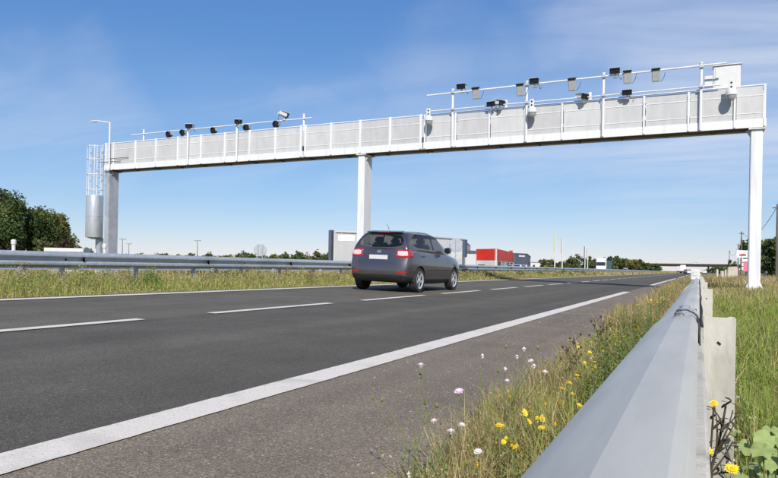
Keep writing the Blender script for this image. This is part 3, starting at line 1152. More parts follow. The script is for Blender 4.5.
def build_car():
    t = thing('car', (0, 0, 0), 'dark grey compact car with silver wheels driving away in the left lane', 'car')
    Sy = [0, .14, .40, .78, 1.2, 1.8, 2.4, 2.95, 3.34, 3.72, 4.02, 4.20]
    Wd = [.77, .835, .872, .884, .880, .880, .880, .884, .884, .865, .80, .66]
    Tp = [1.10, 1.12, 1.12, 1.11, 1.10, 1.08, 1.06, 1.035, .99, .93, .85, .74]
    Zb = [.30, .25, .23, .22, .20, .19, .19, .20, .22, .22, .23, .28]
    lv = [0, .16, .42, .74, 1.0]
    lw = [.90, .965, 1.0, .99, .925]
    rs = [.07, .00, -.01, .075, .10]
    fsf = [-.10, -.01, .0, -.08, -.22]
    xf = [-1, -.62, 0, .62, 1]

    def pos(i, l, c):
        z = Zb[i] + (Tp[i] - Zb[i]) * lv[l]
        y = Sy[i]
        if i == 0:
            y += rs[l] - .05 * (1 - xf[c] ** 2) * 0 + .05 * (abs(xf[c]) > .9)
        if i == 11:
            y += fsf[l] - .12 * (abs(xf[c]) > .9)
        x = xf[c] * Wd[i] * lw[l]
        if l == 4 and abs(xf[c]) < .9 and i > 6:
            z += .03
        return (x, y, z)
    o = lattice((12, 5, 5), xf, pos, lambda k, i, l, c: 1 if (k in 'LRKF' and l == 0 or k == 'B') else 0, ['car_paint', 'black_trim'], .6, 3)
    cut = MB()
    for ya in (.76, 3.338):
        for s in (-1, 1):
            cut.tube([(s * .62, ya, .315), (s * 1.1, ya, .315)], .365, 28)
    co = cut.build('cutter', 'black_trim')
    bo = o.modifiers.new('b', 'BOOLEAN')
    bo.operation = 'DIFFERENCE'
    bo.object = co
    bo.solver = 'EXACT'
    me = bake(o)
    bpy.data.objects.remove(co)
    bvh = BVHTree.FromPolygons([v.co.copy() for v in me.vertices], [tuple(p.vertices) for p in me.polygons])
    body = part_mesh('body', split_mesh(me, 0), 'car_paint', t)
    part_mesh('lower_trim', split_mesh(me, 1), 'black_trim', t)
    # greenhouse
    st = 8
    yb = [.12, .36, 1.10, 1.72, 1.80, 2.50, 2.78, 3.20]
    yt = [.37, .55, 1.12, 1.70, 1.78, 2.20, 2.30, 2.44]
    yr = [.50, .68, 1.14, 1.70, 1.78, 2.10, 2.18, 2.28]
    zbelt = [1.10, 1.11, 1.10, 1.085, 1.083, 1.06, 1.05, 1.03]
    ztop = [1.485, 1.51, 1.51, 1.51, 1.51, 1.485, 1.47, 1.44]
    zroof = [1.525, 1.555, 1.575, 1.58, 1.58, 1.555, 1.54, 1.515]
    hb = [.775, .80, .81, .81, .81, .80, .785, .74]
    ht = [.615, .645, .665, .668, .668, .655, .648, .615]
    hr = [.49, .53, .555, .56, .56, .545, .535, .51]
    xc = [-1, -.91, 0, .91, 1]

    def gpos(i, l, c):
        f = xc[c]
        if l == 0:
            return (f * hb[i], yb[i], zbelt[i] - .09)
        if l == 1:
            return (f * hb[i], yb[i] - (.05 if i == 0 and abs(f) < .9 else 0) + (.05 if i == 7 and abs(f) < .9 else 0), zbelt[i] + .02)
        if l == 2:
            return (f * ht[i], yt[i] - (.03 if i == 0 and abs(f) < .9 else 0) + (.04 if i == 7 and abs(f) < .9 else 0), ztop[i])
        return (f * hr[i], yr[i] - (.04 if i == 0 and abs(f) < .9 else 0), zroof[i] + .02 * (1 - f * f))

    def gm(k, i, l, c):
        if k in 'LR' and l == 1:
            if 1 <= i <= 2:
                return 1 if k == 'L' else 2
            if i in (4, 5):
                return 3 if k == 'L' else 4
            if i == 3:
                return 7 if k == 'L' else 8
        if k == 'K' and l == 1 and c in (1, 2):
            return 5
        if k == 'F' and l == 1:
            return 6
        return 0
    gh = lattice((st, 4, 5), xc, gpos, gm, ['car_paint'] + ['car_glass'] * 6 + ['black_trim'] * 2, .75, 3)
    gme = bake(gh)
    roof = part_mesh('roof', split_mesh(gme, 0), 'car_paint', t)
    for idx, nm in ((1, 'side_window'), (2, 'side_window'), (3, 'side_window'), (4, 'side_window'), (5, 'rear_window'), (6, 'windscreen')):
        part_mesh(nm, split_mesh(gme, idx), 'car_glass', t)
    for idx in (7, 8):
        part_mesh('door_pillar', split_mesh(gme, idx), 'black_trim', t)
    # cabin floor, dashboard, seats
    MB().box(-.68, .68, .45, 3.0, .55, .98).build('cabin_lining', 'seat_cloth', t, local=True)
    for x in (-.38, .38):
        for y in (.95, 1.95):
            s = MB().cbox((x, y, 1.06), (.48, .14, .42), Matrix.Rotation(.25, 4, 'X')).build('seat', 'seat_cloth', t, bevel=.05, local=True)
            MB().cbox((x, y - .10, 1.33), (.26, .10, .17), Matrix.Rotation(.1, 4, 'X')).build('headrest', 'seat_cloth', s, bevel=.04, local=True)
    MB().box(-.70, .70, 2.55, 3.0, .95, 1.06).build('dashboard', 'black_trim', t, bevel=.03, local=True)

    def hit(o_, d_):
        r = bvh.ray_cast(Vector(o_), Vector(d_).normalized())
        return r[0], r[1]

    def patch(name, fn, nu, nv, mat, parent, off=.010):
        """fn(u, v) -> (origin, direction); the patch lies on the body surface"""
        top, fs = [], []
        for j in range(nv + 1):
            for i in range(nu + 1):
                a, b = fn(i / nu, j / nv)
                p, n = hit(a, b)
                if p is None:
                    p, n = Vector(a), -Vector(b).normalized()
                edge = i in (0, nu) or j in (0, nv)
                if n.dot(Vector(b)) > 0:
                    n = -n
                top.append(p + n * (-.004 if edge else off))
        for j in range(nv):
            for i in range(nu):
                k = j * (nu + 1) + i
                fs.append((k, k + 1, k + nu + 2, k + nu + 1))
        q = MB().add(top, fs).build(name, mat, parent, smooth=False, local=True)
        q.data.polygons.foreach_set('use_smooth', [True] * len(q.data.polygons))
        return q

    for s in (-1, 1):
        def lampf(u, v, s=s, a0=4, a1=92, z0=.885, z1=1.07):
            an_ = math.radians(a0 + (a1 - a0) * u)
            zl = z0 + (z1 - z0) * v
            w = .02 * math.sin(u * math.pi)
            d = Vector((s * math.sin(an_), -math.cos(an_), 0))
            o_ = Vector((s * .45, .34, zl + (w if v > .5 else -w)))
            return o_ + d * 2, -d
        lp = patch('tail_lamp', lampf, 16, 6, 'lamp_red', t, .016)
        patch('lamp_lens', lambda u, v: lampf(u, v, s, 12, 62, .915, 1.04), 12, 5, 'lamp_clear', lp, .021)
        patch('reflector', lambda u, v: lampf(u, v, s, 12, 56, .485, .53), 8, 2, 'lamp_red', t, .006)
    patch('number_plate_recess', lambda u, v: ((-.36 + .72 * u, -1, .80 + .16 * v), (0, 1, 0)), 10, 4, 'black_trim', t, .002)
    # bumper lip and dark lower apron
    patch('apron', lambda u, v: ((-.62 + 1.24 * u, -1, .30 + .14 * v), (0, 1, 0)), 12, 3, 'black_trim', t, .008)
    patch('bumper_seam', lambda u, v: ((-.70 + 1.40 * u, -1, .735 + .012 * v), (0, 1, 0)), 14, 2, 'black_trim', t, .003)
    p, n = hit((0, -1, .87), (0, 1, 0))
    MB().box(-.26, .26, p.y - .020, p.y - .006, .815, .925).build('number_plate', 'plate_white', t, bevel=.004, local=True)
    p, n = hit((0, -1, 1.02), (0, 1, 0))
    em = MB().lathe([(.05, 0), (.058, .008), (.05, .016), (.042, .012), (.0, .012)][:4], 18, Matrix.Translation((0, p.y + .002, 1.02)) @ Matrix.Rotation(math.pi / 2, 4, 'X')).build('badge', 'chrome', t, smooth=True, local=True)
    for s in (-1, 1):
        for a in (.70, 1.74, 2.78):
            patch('door_gap', lambda u, v: ((s * 2, a + .012 * u, .42 + .60 * v), (-s, 0, 0)), 2, 10, 'black_trim', t, .002)
        patch('side_strip', lambda u, v: ((s * 2, 1.18 + 1.72 * u, .56 + .035 * v), (-s, 0, 0)), 14, 2, 'black_trim', t, .007)
        for y in (.98, 1.98):
            p, n = hit((s * 2, y, .93), (-s, 0, 0))
            MB().cbox((p.x + s * .018, y, .93), (.03, .19, .03)).build('door_handle', 'car_paint', t, bevel=.008, local=True)
        m = MB()
        m.lathe([(.02, -.10), (.075, -.07), (.09, 0), (.08, .07), (.02, .10)], 12, Matrix.Translation((s * .93, 2.55, 1.13)) @ Matrix.Rotation(math.pi / 2, 4, 'Y') @ Matrix.Scale(.8, 4, (0, 1, 0)))
        mi = m.build('wing_mirror', 'car_paint', t, smooth=True, local=True)
        MB().box(s * .93 - .07, s * .93 + .07, 2.475, 2.482, 1.08, 1.18).build('mirror_glass', 'lens_glass', mi, local=True)
        for ya in (.76, 3.338):
            Mw = Matrix.Translation((s * .775, ya, .315)) @ Matrix.Rotation(s * math.pi / 2, 4, 'Y')
            w = MB().lathe([(.20, -.09), (.30, -.10), (.317, -.075), (.317, .075), (.30, .10), (.225, .095), (.215, .07)], 32, Mw).build('wheel', 'tyre', t, smooth=True, local=True)
            MB().lathe([(.05, .02), (.21, .03), (.215, .075), (.228, .092), (.222, .10), (.20, .08), (.195, .045), (.05, .04)], 28, Mw).build('rim', 'alloy', w, smooth=True, local=True)
            for k in range(5):
                Ms = Mw @ Matrix.Rotation(2 * math.pi * k / 5, 4, 'Z')
                MB().add([Ms @ Vector(q) for q in ((.03, -.045, .075), (.205, -.024, .085), (.205, .024, .085), (.03, .045, .075), (.03, -.04, .045), (.205, -.02, .055), (.205, .02, .055), (.03, .04, .045))],
                         [(0, 1, 2, 3), (4, 7, 6, 5), (0, 4, 5, 1), (1, 5, 6, 2), (2, 6, 7, 3), (3, 7, 4, 0)]).build('spoke', 'alloy', w, local=True)
            MB().lathe([(.055, .05), (.055, .082), (.02, .09)], 12, Mw).build('hub_cap', 'alloy', w, smooth=True, local=True)
            ww = MB()
            arc = [math.radians(a_) for a_ in range(-5, 186, 10)]
            ww.add([(s * xx_, ya + .36 * math.cos(a_), .315 + .36 * math.sin(a_)) for xx_ in (.50, .85) for a_ in arc], [(k_, k_ + 1, k_ + 1 + len(arc), k_ + len(arc)) for k_ in range(len(arc) - 1)])
            ww.build('wheel_well', 'black_trim', t, smooth=True, local=True)
    # roof spoiler, wiper, aerial, third brake lamp
    MB().add([(-.50, .32, 1.505), (.50, .32, 1.505), (.47, .52, 1.545), (-.47, .52, 1.545), (-.50, .33, 1.53), (.50, .33, 1.53), (.47, .56, 1.568), (-.47, .56, 1.568)],
             [(0, 3, 2, 1), (4, 5, 6, 7), (0, 1, 5, 4), (1, 2, 6, 5), (2, 3, 7, 6), (3, 0, 4, 7)]).build('spoiler', 'car_paint', t, bevel=.012, local=True)
    MB().box(-.17, .17, .312, .319, 1.509, 1.527).build('brake_lamp', 'lamp_red', t, local=True)
    MB().tube([(0, .06, 1.13), (-.02, .10, 1.17), (-.36, .115, 1.20)], .010, 5).build('rear_wiper', 'black_trim', t, local=True)
    MB().tube([(0, .62, 1.60), (0, .46, 1.74)], [.008, .003], 5).build('aerial', 'black_trim', t, local=True)
    return t


car = build_car()
car.location = (-7.36, 14.75, .184)
car.rotation_euler = (0, .025, 0)


def car_copy(loc, rz, paint, label, group=None, s=1):
    c = copy_tree(car)
    c.location = loc
    c.rotation_euler = (0, 0, rz)
    c.scale = (s, s, s)
    tag(c, label, None, group)

    def rec(o):
        for ch in o.children:
            if ch.data and ch.data.materials and ch.data.materials[0] == MATS['car_paint']:
                ch.material_slots[0].link = 'OBJECT'
                ch.material_slots[0].material = MATS[paint]
            rec(ch)
    rec(c)
    return c

KEEP = ('body', 'lower_trim', 'roof', 'side_window', 'rear_window', 'windscreen', 'wheel', 'rim', 'tail_lamp', 'cabin_lining', 'number_plate')


def far_car(loc, rz, paint, label, group=None):
    r = bpy.data.objects.new('car', None)
    COL.objects.link(r)
    r.location = loc
    r.rotation_euler = (0, 0, rz)
    tag(r, label, 'car', group)
    for ch in car.children:
        base = ch.name.split('.')[0]
        if base not in KEEP:
            continue
        q = ch.copy()
        COL.objects.link(q)
        q.parent = r
        if ch.data.materials[0] == MATS['car_paint']:
            q.material_slots[0].link = 'OBJECT'
            q.material_slots[0].material = MATS[paint]
        for g in ch.children:
            if g.name.split('.')[0] in KEEP:
                h = g.copy()
                COL.objects.link(h)
                h.parent = q
    return r


# ------------------------------------------------------------------ far buildings
def poly_building(name, front, back, z0, z1, label, walls, roofmat='wall_white'):
    """front: (px, distance) points left to right; one wall part per front segment, a back wall and a roof"""
    P = [at_d(px, 265, d) for px, d in front]
    Q = [at_d(px, 265, d) for px, d in back]
    ring = [(p.x, p.y) for p in P] + [(q.x, q.y) for q in Q[::-1]]
    cx = sum(p[0] for p in ring) / len(ring)
    cy = sum(p[1] for p in ring) / len(ring)
    t = thing(name, (cx, cy, z0), label, 'building')
    n = len(ring)
    walls_out = []
    for i in range(n):
        a, b = Vector((*ring[i], 0)), Vector((*ring[(i + 1) % n], 0))
        mt = walls[i] if i < len(P) - 1 else walls[-1]
        nrm = Vector(((b - a).y, -(b - a).x, 0)).normalized()
        if nrm.dot(Vector((cx, cy, 0)) - a) > 0:
            nrm = -nrm
        m = MB()
        m.add([(*(a)[:2], z0), (*(b)[:2], z0), (*(b)[:2], z1), (*(a)[:2], z1)] + [(*(p - nrm * .3)[:2], z) for p, z in ((a, z0), (b, z0), (b, z1), (a, z1))],
              [(0, 1, 2, 3), (7, 6, 5, 4), (0, 4, 5, 1), (3, 2, 6, 7), (0, 3, 7, 4), (1, 5, 6, 2)])
        w = m.build('wall', mt, t)
        walls_out.append((w, a, b, nrm))
    m = MB()
    m.add([(x, y, z1 - .25) for x, y in ring] + [(x, y, z1 - .6) for x, y in ring], [tuple(range(n)), tuple(range(n, 2 * n))[::-1]] + [(i, (i + 1) % n, n + (i + 1) % n, n + i) for i in range(n)])
    m.build('roof', 'dark_concrete', t)
    return t, walls_out


def wall_panel(w, u0, u1, z0, z1, mat, name, proud=.06, parent=None):
    wall, a, b, nrm = w
    p, q = a.lerp(b, u0), a.lerp(b, u1)
    m = MB()
    m.add([(*(p + nrm * proud)[:2], z0), (*(q + nrm * proud)[:2], z0), (*(q + nrm * proud)[:2], z1), (*(p + nrm * proud)[:2], z1),
           (*(p - nrm * .02)[:2], z0), (*(q - nrm * .02)[:2], z0), (*(q - nrm * .02)[:2], z1), (*(p - nrm * .02)[:2], z1)],
          [(0, 1, 2, 3), (7, 6, 5, 4), (0, 4, 5, 1), (3, 2, 6, 7), (0, 3, 7, 4), (1, 5, 6, 2)])
    return m.build(name, mat, parent or wall)


# grey warehouse behind the car
h1 = at_d(340, 230.6, 140).z
bt, wl_ = poly_building('warehouse', [(333.5, 140), (392, 146), (462, 168)], [(345, 185), (470, 215)], 0, h1, 'grey warehouse with white sign panel behind the dark car and middle column',
                        ['wall_grey', 'wall_lightgrey', 'wall_grey'])
za, zb_ = at_d(345, 245.5, 140).z, at_d(345, 239.7, 140).z
wall_panel(wl_[0], .07, .34, at_d(345, 241, 141).z, at_d(345, 235, 141).z, 'sign_white', 'sign_panel')
for k in range(1, 8):
    wall_panel(wl_[0], k / 8 - .002, k / 8 + .002, .3, h1 - .35, 'wall_lightgrey', 'cladding_joint', .02)
for k in range(1, 8):
    wall_panel(wl_[1], k / 8 - .002, k / 8 + .002, .3, h1 - .35, 'wall_grey', 'cladding_joint', .02)
wall_panel(wl_[0], 0, 1, h1 - .3, h1, 'wall_lightgrey', 'parapet', .08)
wall_panel(wl_[1], 0, 1, h1 - .3, h1 - .02, 'wall_grey', 'parapet', .08)
a = at_d(329.3, 262, 141)
b = at_d(333.0, 262, 141)
MB().box(min(a.x, b.x), max(a.x, b.x), a.y - .5, a.y + 1.5, 0, h1 + .1).build('corner_pillar', 'wall_dark', bt)
a = at_d(462.5, 262, 169)
MB().box(a.x, a.x + .7, a.y - .3, a.y + 1.5, 3.6, at_d(463, 239.5, 169).z).build('corner_pillar', 'wall_dark', bt)
# low grey link building
h2 = at_d(470, 250.5, 185).z
lt, lw_ = poly_building('low_building', [(463.5, 184), (476, 186)], [(470, 230), (480, 230)], 0, h2, 'low grey building squeezed between the warehouse and the red building', ['wall_lightgrey', 'wall_lightgrey'])
wall_panel(lw_[0], 0, 1, h2 - .9, h2, 'wall_dark', 'fascia', .07)
# red building
h3 = at_d(486, 249.3, 190).z
zr = at_d(486, 260.0, 190).z
rt, rw = poly_building('red_building', [(476, 192), (496, 186), (513.5, 232)], [(490, 240), (516, 275)], 0, h3, 'red-clad retail building with pale base beyond the median', ['wall_white', 'wall_white', 'wall_white'])
for w, nb in ((rw[0], 4), (rw[1], 6)):
    for k in range(nb):
        wall_panel(w, k / nb + .003, (k + 1) / nb - .003, zr, h3 + .1, 'wall_red', 'red_panel', .10)
for k in range(4):
    wall_panel(rw[1], .08 + .23 * k, .24 + .23 * k, .4, zr - .35, 'window_dark', 'shop_window', .05)
wall_panel(rw[0], .10, .45, .0, 1.9, 'window_dark', 'entrance', .05)
pk = at_d(510.5, 251, 224)
MB().box(pk.x - .5, pk.x + .5, pk.y, pk.y + 1, h3 - .2, h3 + .7).build('roof_unit', 'wall_red', rt)
# dark shop building with pale lettering strip
h4 = at_d(520, 253.2, 238).z
dt, dw = poly_building('dark_shop_building', [(514.2, 236), (527.2, 242)], [(518, 280), (530, 285)], 0, h4, 'dark blue-grey shop building with pale lettering beside the red building', ['wall_dark', 'wall_dark'])
for k, (u, wdt) in enumerate(((.34, .045), (.41, .05), (.48, .035), (.54, .05), (.61, .045), (.68, .05), (.75, .04))):
    wall_panel(dw[0], u, u + wdt, h4 - 1.25, h4 - .7, 'sign_white', 'letter_mark', .05)
wall_panel(dw[0], 0, 1, .3, 1.6, 'window_dark', 'shop_front', .05)
# white sheds further right
for pa, pb, yt, d, lab in ((531, 541, 258.8, 260, 'white shed with pitched roof right of the dark shop building'), (120, 133, 252.2, 260, 'low white shed behind the median rail among far bushes'),
                           (205, 222, 252.6, 280, 'long pale far building with low roof behind bushes'), (268, 279, 255.3, 280, 'pale far house beside the round sign back'),
                           (298, 306, 255.6, 270, 'small white far house left of the warehouse')):
    p, q = at_d(pa, 262, d), at_d(pb, 262, d)
    zt = at_d((pa + pb) / 2, yt, d).z
    t = thing('shed', ((p.x + q.x) / 2, (p.y + q.y) / 2, 0), lab, 'building')
    ang = math.atan2(q.y - p.y, q.x - p.x)
    L = (q - p).length
    M = Matrix.Translation((p.x, p.y, 0)) @ Matrix.Rotation(ang, 4, 'Z')
    ze = max(zt - 1.3, 1.5)
    MB().box(0, L, 0, 9, 0, ze, M).build('wall', 'wall_white', t)
    MB().add([M @ Vector(v) for v in ((-.3, -.3, ze), (L + .3, -.3, ze), (L + .3, 9.3, ze), (-.3, 9.3, ze), (-.3, 4.5, zt), (L + .3, 4.5, zt))],
             [(0, 1, 5, 4), (2, 3, 4, 5), (1, 2, 5), (3, 0, 4), (3, 2, 1, 0)]).build('roof', 'wall_lightgrey', t)
    MB().box(L * .2, L * .4, -.06, .02, .2, ze * .7, M).build('door', 'window_dark', t)
# technical cabin behind the rail
p, q = at_x(54, 250, -34), at_x(83, 250, -34)
c = at_d(68, 250, 46)
w_ = 2.3
M = Matrix.Translation((c.x, c.y, 0)) @ Matrix.Rotation(.6, 4, 'Z')
tcab = thing('technical_cabin', (c.x, c.y, 0), 'small white flat-roofed technical cabin behind the median rail near the ladder', 'cabin')
zc = at_d(68, 248.3, 46).z
MB().box(-w_ / 2 + .25, w_ / 2 - .25, -.6, .6, 0, zc - .24, M).build('cabin_wall', 'wall_white', tcab)
MB().box(-w_ / 2, w_ / 2, -.8, .8, zc - .24, zc, M).build('roof_slab', 'wall_white', tcab, bevel=.02)

# ------------------------------------------------------------------ sign backs on the left
def sign_back(px, py, d, r, sides, label, lower=False):
    c = at_d(px, py, d)
    t = thing('road_sign', (c.x, c.y, gz(c.x)), label, 'road sign')
    dirv = Vector((c.x, c.y, 0)).normalized()
    M = Matrix.Translation(c) @ Matrix.Rotation(math.atan2(dirv.y, dirv.x) - math.pi / 2, 4, 'Z') @ Matrix.Rotation(math.pi / 2, 4, 'X') @ Matrix.Rotation(math.pi / sides, 4, 'Z')
    MB().lathe([(r, -.02), (r, .02)], sides, M).build('sign_plate', 'sign_back', t)
    MB().lathe([(r + .005, -.03), (r + .03, -.005), (r + .005, .022)], sides, M).build('rim', 'galvanised', t)
    for s in ((-.18, .18) if sides == 8 else (0,)):
        o2 = Matrix.Rotation(math.atan2(dirv.y, dirv.x) - math.pi / 2, 3, 'Z') @ Vector((s, -.06, 0))
        MB().tube([(c.x + o2.x, c.y + o2.y, gz(c.x)), (c.x + o2.x, c.y + o2.y, c.z + r * .92)], .035, 6).build('post', 'galvanised', t)
    if lower:
        M2 = Matrix.Translation(c) @ Matrix.Rotation(math.atan2(dirv.y, dirv.x) - math.pi / 2, 4, 'Z')
        MB().box(-.42, .50, -.02, .02, -r - .62, -r - .06, M2).build('lower_plate', 'sign_back', t)
    return t


sign_back(260.2, 250.3, 56, .52, 8, 'octagonal grey sign back on twin posts rising over the median rail', False)
sign_back(455.8, 244.8, 52, .50, 24, 'round grey sign back with lower plate beside the warehouse end', True)

# lamp columns and flag masts
for px, yt, d, lab in ((122.5, 239.5, 120, 'thin far street lamp right of the left gantry column'), (197.5, 241, 130, 'thin far street lamp above the median rail in mid left'),
                       (129, 244, 150, 'thin short far lamp column close to a taller lamp')):
    c = at_d(px, yt, d)
    t = thing('street_lamp', (c.x, c.y, 0), lab, 'street lamp', None)
    MB().tube([(c.x, c.y, 0), (c.x, c.y, c.z)], [.09, .05], 6).build('pole', 'wood_pole', t)
    MB().box(c.x - .7, c.x + .7, c.y - .15, c.y + .15, c.z, c.z + .14).build('lamp_head', 'galvanised', t)
for px, yt, d, bm_, lab in ((555.2, 234, 170, 'banner_green', 'tall mast with long narrow yellow-green banner beyond the median'), (562.6, 237, 172, 'banner_red', 'tall mast with faded reddish banner next to a yellow-green one'),
                            (585.2, 246, 215, 'wall_dark', 'distant mast with dark narrow banner, left of a pair near the truck'), (587.8, 248, 217, 'banner_red', 'distant mast with red narrow banner, right of a pair near the truck')):
    c = at_d(px, yt, d)
    t = thing('flag_mast', (c.x, c.y, 0), lab, 'flag mast', 'flag masts beyond the median')
    MB().tube([(c.x, c.y, 0), (c.x, c.y, c.z)], [.16, .10], 8).build('pole', 'wall_white', t)
    zb2 = at_d(px, yt + (267 - yt) * .55, d).z
    MB().box(c.x - .36, c.x - .13, c.y - .02, c.y + .02, zb2, c.z - .15).build('banner', bm_, t)
    MB().tube([(c.x - .5, c.y, c.z - .1), (c.x, c.y, c.z - .1)], .04, 5).build('banner_arm', 'wall_white', t)

# ------------------------------------------------------------------ overpass
OY = 560
zt_, zb2 = at_y(690, 263.9, OY).z, at_y(690, 266.5, OY).z
ov = thing('overpass', (-14, OY + 5, 0), 'long low concrete overpass crossing the motorway in the distance', 'bridge')
MB().box(-75, 32, OY, OY + 10, zb2, zt_ - .35).build('deck', 'bridge_dark', ov)
MB().box(-78, 35, OY - .4, OY - .05, zb2 + .3, zt_ + .05).build('parapet', 'bridge_dark', ov)
for px in (678.5, 708.5, 652):
    x = at_y(px, 268, OY).x
    for y in (OY + 1.5, OY + 8):
        MB().box(x - .6, x + .6, y - .5, y + .5, -.2, zb2 + .05).build('pier', 'bridge_dark', ov)
for s, x0, x1 in ((-1, -130, -60), (1, 20, 90)):
    m = MB()
    xin = x1 if s < 0 else x0
    xo = x0 if s < 0 else x1
    m.add([(xin, OY - 10, -.3), (xin, OY + 20, -.3), (xin + (-s) * -14, OY + 1, zb2), (xin + (-s) * -14, OY + 9, zb2), (xo, OY - 12, -.3), (xo, OY + 22, -.3), (xo, OY + 1, zb2), (xo, OY + 9, zb2)],
          [(0, 1, 3, 2), (2, 3, 7, 6), (0, 2, 6, 4), (1, 5, 7, 3), (4, 6, 7, 5), (0, 4, 5, 1)])
    tag(m.build('embankment', 'field'), kind='structure')

# ------------------------------------------------------------------ vehicles far off
def truck(loc, rz, body, cabmat, label, L=9.0, H=2.9):
    t = thing('truck', (0, 0, 0), label, 'truck')
    MB().box(-1.25, 1.25, 0, L, 1.0, 1.0 + H).build('cargo_box', body, t, bevel=.05, local=True)
    MB().box(-1.2, 1.2, L + .35, L + 2.3, .7, 3.3).build('cab', cabmat, t, bevel=.15, local=True)
    MB().box(-1.1, 1.1, L + 2.28, L + 2.33, 1.9, 2.8).build('windscreen', 'window_dark', t, local=True)
    MB().add([(-1.15, L + .4, 3.3), (1.15, L + .4, 3.3), (1.15, L + 1.8, 3.3), (-1.15, L + 1.8, 3.3), (-1.1, L + .4, 3.9), (1.1, L + .4, 3.9)],
             [(0, 1, 5, 4), (2, 3, 4, 5), (1, 2, 5), (3, 0, 4), (3, 2, 1, 0)]).build('roof_fairing', cabmat, t, local=True)
    MB().box(-1.2, 1.2, -.05, .0, .55, .75).build('rear_bar', 'black_trim', t, local=True)
    MB().box(-.5, .5, .1, L + 2.2, .6, .98).build('chassis', 'black_trim', t, local=True)
    for y in (1.4, 2.7, L - .5, L + 1.5):
        for s in (-1, 1):
            MB().tube([(s * .85, y, .5), (s * 1.2, y, .5)], .5, 16).build('wheel', 'tyre', t, smooth=True, local=True)
    t.location = loc
    t.rotation_euler = (0, 0, rz)
    return t


c = at_y(602.5, 268, 175)
truck((c.x - 0.2, 175 + 11, .1), math.pi, 'truck_green', 'white_car_paint', 'white-cabbed truck with green box coming along the opposite carriageway', 10.5, 2.3)
c = at_y(682.8, 270, 330)
truck((c.x, 330, .1), 0, 'white_car_paint', 'white_car_paint', 'white box truck driving away towards the overpass', 6, 2.4)
c = at_y(679, 270, 380)
truck((c.x, 380, .1), 0, 'wall_lightgrey', 'wall_dark', 'grey truck far ahead just left of the white box truck', 8, 2.6)
c = at_y(690.0, 270, 215)
far_car((c.x, 215, .06), 0, 'white_car_paint', 'white car driving away on the right lane beside the delineator')
c = at_y(686.3, 270, 235)
far_car((c.x, 235, .06), 0, 'dark_car_paint', 'black car driving away between the white truck and white car')
c = at_y(704.5, 269, 300)
far_car((c.x, 300, .15), 0, 'white_car_paint', 'white car parked on the verge behind the guardrail far ahead')
c = at_y(698.3, 263, OY + 4)
far_car((c.x, OY + 4, zt_ - .33), math.pi / 2, 'white_car_paint', 'white car crossing on the overpass deck')
c = at_y(626, 268.5, 230)
far_car((c.x, 230, .1), math.pi, 'white_car_paint', 'white car approaching on the opposite carriageway behind the truck')
for px, d, rz, lab in ((517, 165, 1.2, 'white car parked in front of the dark shop building'), (523.5, 160, 1.35, 'white car parked nose to tail right of another near the shops'),
                       (529, 170, 1.2, 'white car parked at the end of the row by the white shed')):
    c = at_d(px, 266, d)
    far_car((c.x, c.y, .25), rz, 'white_car_paint', lab, 'white cars parked at the shops')
c = at_d(479, 266, 172)
far_car((c.x, c.y, -.2), 1.3, 'dark_car_paint', 'dark car parked in front of the red building')
c = at_d(777, 268, 115)
far_car((c.x + 2.2, c.y, .17), 1.15, 'silver_car_paint', 'blue-grey car parked under the dark trees on the right')

# ------------------------------------------------------------------ right roadside: signs, poles, blocks
c = at_y(742.6, 254.2, 80)
t = thing('billboard', (c.x, 80, .2), 'white roadside board with red lettering on two posts beside the right column', 'sign')
MB().box(c.x - .58, c.x + .58, 80, 80.05, c.z - .40, c.z + .42).build('board', 'sign_white', t, bevel=.01)
for k, (u, w2) in enumerate(((-.30, .10), (-.17, .13), (-.02, .08), (.08, .12), (.22, .10))):
    MB().box(c.x + u, c.x + u + w2, 79.985, 79.998, c.z - .20 + .02 * (k % 2), c.z + .02 + .03 * (k % 2)).build('letter_mark', 'sign_red', t)
for s in (-.45, .45):
    MB().tube([(c.x + s, 80.1, .1), (c.x + s, 80.1, c.z + .4)], .04, 6).build('post', 'galvanised', t)
for k in range(3):
    MB().box(c.x - .05, c.x + .5, 80.0, 80.03, c.z - .85 - .42 * k, c.z - .52 - .42 * k).build('small_board', 'sign_white', t)
c = at_y(747, 266.2, 60)
t = thing('pink_sign', (c.x, 60, .2), 'pink rectangular panel standing on the verge just left of the right column', 'sign')
MB().box(c.x - .26, c.x + .3, 60, 60.04, c.z - .42, c.z + .40).build('board', 'sign_pink', t)
MB().tube([(c.x, 60.08, .1), (c.x, 60.08, c.z + .3)], .035, 6).build('post', 'wood_pole', t)
c = at_y(732.5, 274.5, 52)
t = MB()
t.add([(c.x - .36, 52, .1), (c.x + .34, 51.9, .1), (c.x + .36, 52.5, .1), (c.x - .34, 52.6, .1), (c.x - .30, 52.05, at_y(732, 266.5, 52).z), (c.x + .30, 52, at_y(732, 266, 52).z), (c.x + .30, 52.45, .88), (c.x - .30, 52.5, .85)],
      [(0, 1, 5, 4), (1, 2, 6, 5), (2, 3, 7, 6), (3, 0, 4, 7), (4, 5, 6, 7), (3, 2, 1, 0)])
tag(t.build('stone_block', 'beige_block', bevel=.04), 'squarish beige stone block on the rubble beside the far verge', 'block')
for px, yt, yb, d, w2, lab in ((717.3, 269.3, 274, 58, .08, 'small pale marker post at the left end of the rubble'), (725.5, 269.5, 274, 56, .08, 'small pale marker post close to the beige stone block'),
                               (722.0, 271.0, 275, 50, .13, 'short beige stone stump lying on the rubble strip')):
    c = at_y(px, yt, d)
    m = MB()
    m.lathe([(w2, .05), (w2 * .95, c.z - .05), (w2 * .6, c.z)], 8, Matrix.Translation((c.x, d, 0)))
    tag(m.build('marker_post', 'beige_block', smooth=True), lab, 'marker post')
